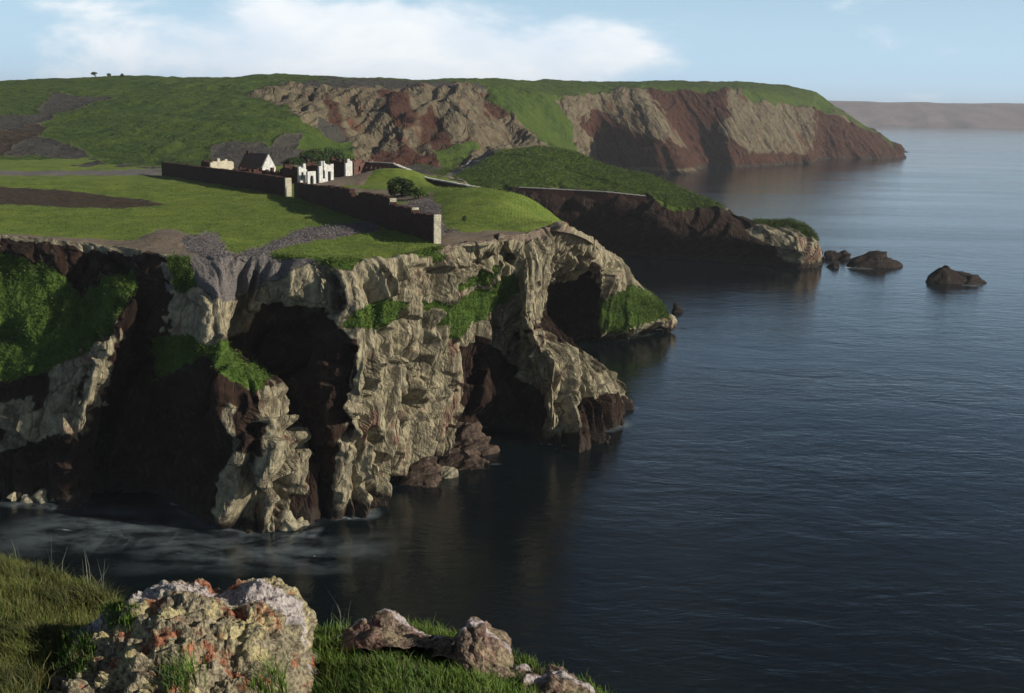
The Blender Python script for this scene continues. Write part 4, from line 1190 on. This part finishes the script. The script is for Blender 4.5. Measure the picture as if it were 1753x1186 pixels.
srock([(680,840),(690,812),(706,794),(728,782),(748,782),(756,800),(750,822)], 834, BROWNROCK, 'dark brown boulder between the cliff foot and the small pale boulder', 1.8, .4, .9, .13, 'boulders at the foot of the near cliff', 85)
for i, (x, y, w_, h_, lb) in enumerate(((22, 861, 26, 24, 'pale jagged rock at the cliff foot nearest the left edge'), (48, 862, 20, 14, 'small pale rock second from the left edge at the cliff foot'),
                                        (72, 864, 24, 20, 'squat pale rock in the middle of the left shore rocks'), (96, 860, 22, 22, 'pale rock at the right end of the left shore rocks'))):
    srock([(x - w_ / 2, y - 2), (x - w_ / 3, y - h_ * .7), (x, y - h_), (x + w_ / 3, y - h_ * .6), (x + w_ / 2, y - 2)], y, PALEROCK, lb, .8, .35, .6, .12, 'rocks along the left cliff foot', 90 + 7 * i)
for i, (x, y, w_, h_, lb) in enumerate(((433, 902, 24, 34, 'tall pale slab leaning at the left of the buttress foot'), (462, 916, 40, 38, 'largest pale block at the foot of the middle buttress'),
                                        (492, 908, 30, 26, 'pale flat block right of the largest block at the buttress foot'), (518, 903, 26, 16, 'low pale rock at the right end of the buttress foot'))):
    srock([(x - w_ / 2, y - 2), (x - w_ / 3, y - h_ * .75), (x - 2, y - h_), (x + w_ / 3, y - h_ * .7), (x + w_ / 2, y - 2)], y, PALEROCK, lb, 1.1, .45, .8, .12, 'blocks at the foot of the middle buttress', 130 + 9 * i)

# ------------------------------------------------------------------ surf
fm = bpy.data.materials.new('surf'); fm.use_nodes = True; t = fm.node_tree; t.nodes.clear()
o_n = nn(t, 'ShaderNodeOutputMaterial'); mx = nn(t, 'ShaderNodeMixShader'); tr = nn(t, 'ShaderNodeBsdfTransparent'); df = nn(t, 'ShaderNodeBsdfDiffuse')
df.inputs[0].default_value = (0.62, 0.74, 0.80, 1)
gp = nn(t, 'ShaderNodeNewGeometry').outputs['Position']; fa = nn(t, 'ShaderNodeAttribute', attribute_name='dens')
nz1 = noise(t, mapping(t, gp, (0.6, 1, 1)), 0.55, 6, 0.75, 1.2)
nz2 = noise(t, mapping(t, gp, (.6, 1, 1)), .22, 6, .7, .15)
milk = mth(t, 'MULTIPLY', mapr(t, nz2, .36, .66), mth(t, 'MULTIPLY', mapr(t, fa.outputs['Fac'], .1, .9), .17))
ln(t, mth(t, 'MAXIMUM', milk, mth(t, 'MULTIPLY', mapr(t, mth(t, 'ADD', nz1, mth(t, 'MULTIPLY', mth(t, 'SUBTRACT', fa.outputs['Fac'], 1.0), 0.5)), 0.42, 0.68), mapr(t, fa.outputs['Fac'], 0.0, 0.35), clamp=True)), mx.inputs[0])
ln(t, tr.outputs[0], mx.inputs[1]); ln(t, df.outputs[0], mx.inputs[2]); ln(t, mx.outputs[0], o_n.inputs[0])
FV, FF, FA = [], [], []
for (pts, wd, dens) in (([(1045,435),(1090,437),(1130,439),(1200,445),(1300,453)], 3.0, .95), ([(1405,453),(1430,457),(1470,459),(1500,460)], 7, .95),
                        ([(1640,487),(1665,489),(1695,488)], 5, .95), ([(1360,266.5),(1400,266.5),(1450,266)], 12, 1.0), ([(1180,281),(1215,278)], 8, .6),
                        ([(556,886),(575,890),(600,888),(625,884)], 2.6, .95), ([(440,915),(480,925),(530,918),(560,905)], 5.0, .9), ([(-30,856),(60,866),(120,868),(200,850)], 3.4, .92),
                        ([(835,795),(850,793),(862,795)], 1.3, .8), ([(1085,702),(1095,697)], 2, .6), ([(1040,586),(1100,576),(1148,562)], 1.6, .5),
                        ([(-40,915),(120,905),(300,905),(430,930)], 20, .74), ([(150,955),(350,945),(560,950),(700,935)], 14, .66), ([(1545,470),(1600,473),(1650,470)], 6, .35)):
    q = np.array([at(a, b_, z=0.04) for a, b_ in pts]); m2 = max(4, int(np.linalg.norm(q[-1] - q[0]) / 1.2))
    idx = np.linspace(0, len(q) - 1, m2); q = np.stack([np.interp(idx, np.arange(len(q)), q[:, k]) for k in range(3)], 1)
    k0 = len(FV); ns = 9
    for i, p in enumerate(q):
        e = math.sin(math.pi * i / (m2 - 1)) ** .5 if 0 < i < m2 - 1 else 0
        for j in range(ns):
            s_ = 2 * j / (ns - 1) - 1
            FV.append(p + [0, s_ * wd / 2 * 1.0, 0]); FA.append(max(0, dens * (1 - s_ * s_) ** .6 * e))
    FF += [tuple(x + k0) for x in grid_faces(m2, ns)]


def wash_line(Gx, step, width, dens, seed):
    """broken wash where a cliff mesh really meets the water"""
    global FV, FF, FA
    pts = []
    for i in range(0, Gx.shape[0], step):
        zc = Gx[i, :, 2]; k = np.where((zc[:-1] > 0.02) & (zc[1:] <= 0.02))[0]
        if len(k):
            k = k[-1]; t_ = (zc[k] - .02) / max(zc[k] - zc[k + 1], 1e-6); pts.append(Gx[i, k] * (1 - t_) + Gx[i, k + 1] * t_)
    q = np.array(pts)
    if len(q) < 5: return
    for _ in range(2): q[1:-1] = (q[:-2] + q[1:-1] * 2 + q[2:]) / 4
    tg = np.gradient(q, axis=0); nr = np.stack([-tg[:, 1], tg[:, 0], 0 * tg[:, 0]], 1); nr /= np.maximum(np.linalg.norm(nr, axis=1, keepdims=True), 1e-6)
    if np.mean((nr * (np.array([0, 0, 0.]) - q)).sum(1)) < 0: nr = -nr
    dn = dens * smooth(fbm(q / (width * 5) + seed, 3), -.25, .45)
    k0 = len(FV); ns = 6
    for p, n_, d_ in zip(q, nr, dn):
        for j in range(ns):
            s_ = j / (ns - 1); FV.append(np.array([p[0], p[1], .06]) + n_ * (s_ * 1.25 - .25) * width); FA.append(float(d_ * (1 - s_) ** .7))
    FF += [tuple(x + k0) for x in grid_faces(len(q), ns)]


wash_line(Gd, 3, 2.2, 1.05, 1.0); wash_line(Gm2, 2, 3.0, 1.1, 5.0); wash_line(Gf2[int(Gf2.shape[0] * .3):], 2, 7.0, 1.05, 9.0)
FA = np.array(FA)
foam = new_mesh('sea_foam', FV, FF, fm, attrs={'dens': np.stack([FA, FA, FA, np.ones_like(FA)], 1)})
tag(foam, 'thin white surf along cliff feet and rocks and faint streaks in the cove', 'surf', kind='stuff')
# ------------------------------------------------------------------ the slope in front
FG = [(-260,955,11.0),(-120,966,10.4),(0,988,9.8),(90,1014,9.4),(190,1052,9.0),(300,1062,8.9),(420,1082,8.8),(530,1096,8.7),(640,1098,8.7),(760,1114,8.4),(850,1142,8.0),(930,1172,7.7),(1020,1205,7.4),(1120,1260,7.2),(1300,1340,7.0)]
rows = []
for px, py, Y in FG:
    S_ = at(px, py, Y=Y); n1_ = at(px, max(py + 110, 1100), Y=Y - 1.7); n2_ = at(px, 1320 if py < 1260 else 1420, Y=5.4); n3_ = np.array([n2_[0], 3.2, n2_[2] + .75])
    kk = .75 * math.exp(-((px - 320) / 190.) ** 4); n1_ = n1_ - [0, 0, kk]; n2_ = n2_ - [0, 0, kk]; n3_ = n3_ - [0, 0, kk * .6]; S_ = S_ - [0, 0, .2 * kk]
    rows.append([S_ + [0, 9, -16], S_ + [0, 3.2, -3.6], S_ + [0, .8, -.45], S_, n1_, n2_, n3_])
Gg, _ = loft(np.array(rows), .05, .05, .8); Ng = normals(Gg)
if np.mean((Ng * (np.array([0, 0, 50.]) - Gg)).sum(2)) < 0: Ng = -Ng
Gg = Gg + np.array([0, 0, 1]) * ((fbm(Gg.reshape(-1, 3) / .8, 4) * .09).reshape(Gg.shape[:2]))[:, :, None]
fgm = simple_mat('slope_soil', (0.030, 0.034, 0.012), (0.055, 0.045, 0.026), 2.0, 0.95, 0.03, (0.035, 0.05, 0.012))
slope = new_mesh('slope_ground', Gg.reshape(-1, 3), grid_faces(*Gg.shape[:2]), fgm, smooth_sh=True)
tag(slope, 'dark soil slope under the grass at the viewer\'s feet', 'ground', kind='structure')


def lichen_mat(name, seed=0., yel=.85, pale=((.085, .07, .05), (.30, .26, .175)), rust=((.10, .035, .018), (.33, .13, .075)), rt=(.54, .61)):
    m, t, b = base_mat(name, 0.95, 0.12)
    P = mapping(t, nn(t, 'ShaderNodeTexCoord').outputs['Object'], (1, 1, 1), loc=(seed, seed * .7, 0))
    n1_ = noise(t, P, 2.6, 6, .68, .3); n2_ = noise(t, P, 6.5, 6, .7, .4); n3_ = noise(t, P, 26, 5, .75); n4_ = noise(t, mapping(t, P, loc=(5, 3, 1)), 3.4, 6, .7, .5)
    c = mixc(t, mapr(t, n3_, .38, .62), *pale)
    c = mixc(t, mapr(t, n1_, .50, .58, 0, yel), c, mixc(t, mapr(t, n3_, .35, .6), (.22, .18, .085), (.46, .40, .22)))
    c = mixc(t, mapr(t, n4_, rt[0], rt[1], 0, .9), c, mixc(t, mapr(t, n3_, .36, .62), *rust))
    c = mixc(t, mapr(t, n2_, .60, .68, 0, .8), c, (.045, .032, .024))
    # grey-white crust of lichen on surfaces that face the sky
    ge = nn(t, 'ShaderNodeNewGeometry'); sn = nn(t, 'ShaderNodeSeparateXYZ'); ln(t, ge.outputs['True Normal'], sn.inputs[0])
    up_ = mth(t, 'ABSOLUTE', sn.outputs[2])
    so_ = nn(t, 'ShaderNodeAttribute', attribute_name='crest')
    gl = mapr(t, mth(t, 'ADD', mth(t, 'MULTIPLY', so_.outputs['Fac'], .9), mth(t, 'ADD', mth(t, 'MULTIPLY', n2_, .9), mth(t, 'MULTIPLY', up_, .12))), .92, 1.12)
    c = mixc(t, mth(t, 'MULTIPLY', gl, .85), c, mixc(t, mapr(t, n3_, .35, .6), (.15, .12, .12), (.44, .40, .39)))
    ln(t, c, b.inputs['Base Color'])
    bp = nn(t, 'ShaderNodeBump'); bp.inputs['Strength'].default_value = .9; bp.inputs['Distance'].default_value = .018
    ln(t, mth(t, 'ADD', n2_, mth(t, 'MULTIPLY', n3_, .6)), bp.inputs['Height']); ln(t, bp.outputs[0], b.inputs['Normal'])
    return m


def fg_rock(prof, Y, low, df_, db_, label, du, seed, mat, amp=.055, sc=.10):
    rows = []; n = len(prof)
    for i, (px, py) in enumerate(prof):
        u = 2 * i / (n - 1) - 1; rnd = math.sqrt(max(.02, 1 - u * u))
        T = at(px, py, Y=Y - .25 * (1 - rnd)); Fp = at(px, max(low, py + 30), Y=Y - df_ * rnd - .1)
        Bp = np.array([T[0], T[1] + db_ * rnd + .1, T[2] - 1.4])
        F0_ = Fp + (T - Fp) * [1, .16, .25]; F1 = Fp + (T - Fp) * [1, .38, .55]; F2 = Fp + (T - Fp) * [1, .70, .87]
        rows.append([Bp, T + (Bp - T) * [1, .7, .45], T + (Bp - T) * [1, .3, .07], T, F2, F1, F0_, Fp])
    G_, b_ = loft(np.array(rows), du, du, .7); N_ = normals(G_)
    if np.mean((N_ * (np.array([0, 0, 50.]) - G_)).sum(2)) < 0: N_ = -N_
    p = G_.reshape(-1, 3) + seed
    bl, _ = blocks(p, (1, .2, .5), (-.3, .2, 1), .34, .5); bl2, _ = blocks(p + 9, (.3, 1, .4), (1, 0, .2), .22, .34); bl3, _ = blocks(p + 5, (.2, .2, 1), (1, .5, 0), .12, .2)
    d = .07 * bl + .08 * bl2 + .045 * bl3 + .08 * fbm(p / .5, 3) + .05 * (ridged(p / .22, 4) - .8) + .016 * fbm(p / .05, 3)
    D_ = G_ + N_ * (d * amp / .055).reshape(G_.shape[:2])[:, :, None]
    cr = np.zeros(G_.shape[:2]); mid_c = b_[3]; ww = np.abs(np.arange(G_.shape[1]) - mid_c) / (b_[4] - b_[3]); cr[:] = np.exp(-(ww / .38) ** 2)[None, :]
    c0 = D_.reshape(-1, 3).mean(0); c0[2] = D_[:, :, 2].min()
    cr = cr.ravel()
    o = new_mesh('rock_outcrop', D_.reshape(-1, 3) - c0, grid_faces(*G_.shape[:2]), mat, attrs={'crest': np.stack([cr, cr, cr, cr * 0 + 1], 1)}); o.location = tuple(c0)
    tag(o, label, 'rock', 'rock outcrops on the front slope'); return o, D_, N_


LM = lichen_mat('lichen_rock', 0.); LM2 = lichen_mat('lichen_rock_pink', 4., .25, ((.06, .043, .034), (.22, .165, .125)), ((.08, .04, .034), (.25, .15, .125)), (.48, .58))
big_rock, BR, BN = fg_rock([(20,1230),(50,1165),(100,1120),(150,1078),(205,1055),(250,1038),(285,1016),(318,1004),(350,1002),(385,1012),(420,1010),(460,1014),(478,1024),(500,1045),(512,1075),(524,1120),(535,1170),(548,1240)], 7.9, 1330, 1.9, 1.0,
    'large rounded rock crusted with white, yellow and rust lichen, between two grass slopes', .012, 3.0, LM)
fg_rock([(560,1098),(590,1086),(612,1072),(634,1066),(650,1052),(668,1050),(690,1060),(705,1070),(728,1080),(755,1086),(785,1098)], 8.6, 1112, .5, .5, 'jagged pinkish rock behind the bright grass', .014, 13., LM2, .03)
fg_rock([(775,1105),(785,1080),(795,1066),(812,1060),(832,1065),(838,1078),(858,1092),(870,1110),(878,1135),(888,1165)], 8.1, 1175, .55, .6, 'rounded brown rock with a pale edge at the corner of the bright grass', .013, 23., LM2, .03)
fg_rock([(870,1200),(895,1160),(925,1158),(945,1146),(965,1150),(985,1168),(1005,1190),(1020,1215)], 7.6, 1260, .6, .6, 'low pale rock in the bottom corner, lowest of the outcrops', .013, 33., LM2, .035)

fg_rock([(728,1112),(742,1096),(760,1088),(778,1092),(792,1102),(800,1118)], 8.35, 1126, .35, .45, 'small low brown rock wedged between the jagged and the rounded rock', .014, 43., LM2, .025)
fg_rock([(868,1172),(880,1150),(896,1146),(908,1158),(918,1178)], 7.85, 1190, .3, .4, 'small broken rock just below the rounded brown rock', .014, 53., LM2, .025)
# grass in front
GR = nn


def blades(name, base, n, h0, h1, wd, mat, label, seed, cat='grass', lean=.45, wind=(-.2, 0.05)):
    rng = np.random.default_rng(seed); idx = rng.choice(len(base), n); B = base[idx] + rng.normal(size=(n, 3)) * [.03, .03, 0]
    h = rng.uniform(h0, h1, n) * (0.75 + .5 * (fbm(B / .5, 2) > 0)); th = rng.uniform(0, 2 * math.pi, n)
    dr = np.stack([np.cos(th), np.sin(th), 0 * th], 1); ld = rng.normal(size=(n, 3)) * lean; ld[:, 2] = 0; ld += [wind[0], wind[1], 0]
    w2 = dr * wd * rng.uniform(.6, 1.3, (n, 1))
    p1 = B + ld * h[:, None] * .28 + np.array([0, 0, 1]) * h[:, None] * .55; p2 = B + ld * h[:, None] * .85 + np.array([0, 0, 1]) * h[:, None] * rng.uniform(.75, 1, (n, 1))
    V = np.stack([B - w2 - [0, 0, .03], B + w2 - [0, 0, .03], p1 + w2 * .7, p1 - w2 * .7, p2 + w2 * .12, p2 - w2 * .12], 1).reshape(-1, 3)
    k = np.arange(n)[:, None] * 6; F_ = np.concatenate([k + [0, 1, 2, 3], k + [3, 2, 4, 5]])
    return tag(new_mesh(name, V, F_, mat), label, cat, kind='stuff')


def grass_mat(name, c1, c2, c3, sc=1.2):
    m, t, b = base_mat(name, .6, .25); ge = nn(t, 'ShaderNodeNewGeometry'); n = noise(t, ge.outputs['Position'], sc, 4, .7)
    c = mixc(t, mapr(t, n, .38, .62), c1, c2); c = mixc(t, mapr(t, ge.outputs['Random Per Island'], .6, 1.0, 0, .8), c, c3)
    ln(t, c, b.inputs['Base Color'])
    b.inputs['Subsurface Weight'].default_value = 0
    return m


g_px, g_py = proj(Gg.reshape(-1, 3)); gp_ = Gg.reshape(-1, 3)
rowi = np.tile(np.arange(Gg.shape[1]), Gg.shape[0])
vis = gp_[:, 1] < 11.5
GM1 = grass_mat('yellow_green_grass', (.034, .044, .009), (.095, .115, .024), (.16, .135, .055))
GM2 = grass_mat('bright_grass', (.035, .075, .010), (.085, .15, .018), (.15, .15, .05))
GM3 = grass_mat('pale_stalks', (.16, .20, .17), (.22, .24, .20), (.18, .2, .16))
inrock = in_poly(g_px, g_py, [(40,1400),(70,1180),(110,1120),(200,1072),(300,1040),(490,1040),(530,1120),(555,1400)])
sel = vis & ~inrock & (g_px < 330) & (g_px > -200) & (g_py < 1260)
blades('slope_grass', gp_[sel], 60000, .05, .16, .0035, GM1, 'rough yellow-green grass on the slope at the left', 1)
sel = vis & ~inrock & (g_px > 505) & (g_px < 915) & (g_py < 1260) & (g_py > 1060)
blades('bright_grass', gp_[sel], 42000, .04, .13, .0035, GM2, 'bright green grass in front of the small jagged rocks', 2)
sel = vis & (g_px > 940) & (g_px < 1250) & (g_py < 1300)
blades('corner_grass', gp_[sel], 6000, .04, .10, .0035, GM2, 'dark green grass at the bottom beyond the lowest rock', 4)
# tufts growing in cracks of the large rock
bp_, bq_ = proj(BR.reshape(-1, 3)); bb = BR.reshape(-1, 3); fr = np.tile(np.arange(BR.shape[1]), BR.shape[0]) > BR.shape[1] * .45
nzr = fbm(bb / .12, 2)
mm = fr & (in_poly(bp_, bq_, [(100,1085),(150,1075),(165,1110),(150,1150),(105,1160)]) | in_poly(bp_, bq_, [(180,1035),(235,1035),(230,1070),(190,1070)])) & (nzr > -.2)
blades('moss_tufts_grass', bb[mm], 6000, .012, .04, .0028, GM2, 'short green moss and turf in hollows of the large lichen rock', 5, wind=(0, 0))
mm = fr & (in_poly(bp_, bq_, [(285,1150),(335,1135),(340,1190),(285,1195)]) | in_poly(bp_, bq_, [(430,1165),(480,1160),(490,1190),(430,1195)]))
blades('rock_tuft_grass', bb[mm], 420, .08, .20, .004, GM2, 'long-bladed grass tufts growing against the front of the large rock', 6, lean=.5)
st_ = []
for px, py in ((92, 985), (118, 992), (75, 975), (150, 1010), (560, 1088), (590, 1088), (30, 968), (172, 1015)):
    j = np.argmin(np.abs(g_px - px) + np.abs(g_py - py) + 1e3 * (gp_[:, 1] > 11)); st_.append(gp_[j])
blades('tall_stalks_grass', np.array(st_), 22, .22, .42, .0022, GM3, 'thin pale grass stalks rising against the dark water', 9, lean=.18, wind=(0, 0))

# ------------------------------------------------------------------ the air
hb = MB(); hb.hexa([(-5000, -60, -18), (9000, -60, -18), (9000, 8800, -18), (-5000, 8800, -18)], [(-5000, -60, 175), (9000, -60, 175), (9000, 8800, 175), (-5000, 8800, 175)])
hm = bpy.data.materials.new('sea_air'); hm.use_nodes = True; t = hm.node_tree; t.nodes.clear()
om = nn(t, 'ShaderNodeOutputMaterial'); pv = nn(t, 'ShaderNodeVolumePrincipled'); pv.inputs['Color'].default_value = (.86, .88, .95, 1); pv.inputs['Density'].default_value = 8.5e-5
pv.inputs['Anisotropy'].default_value = 0.1
ln(t, pv.outputs[0], om.inputs['Volume'])
haze = hb.build('haze', hm); tag(haze, 'thin pale sea haze that fades the far coast', 'haze', kind='stuff')
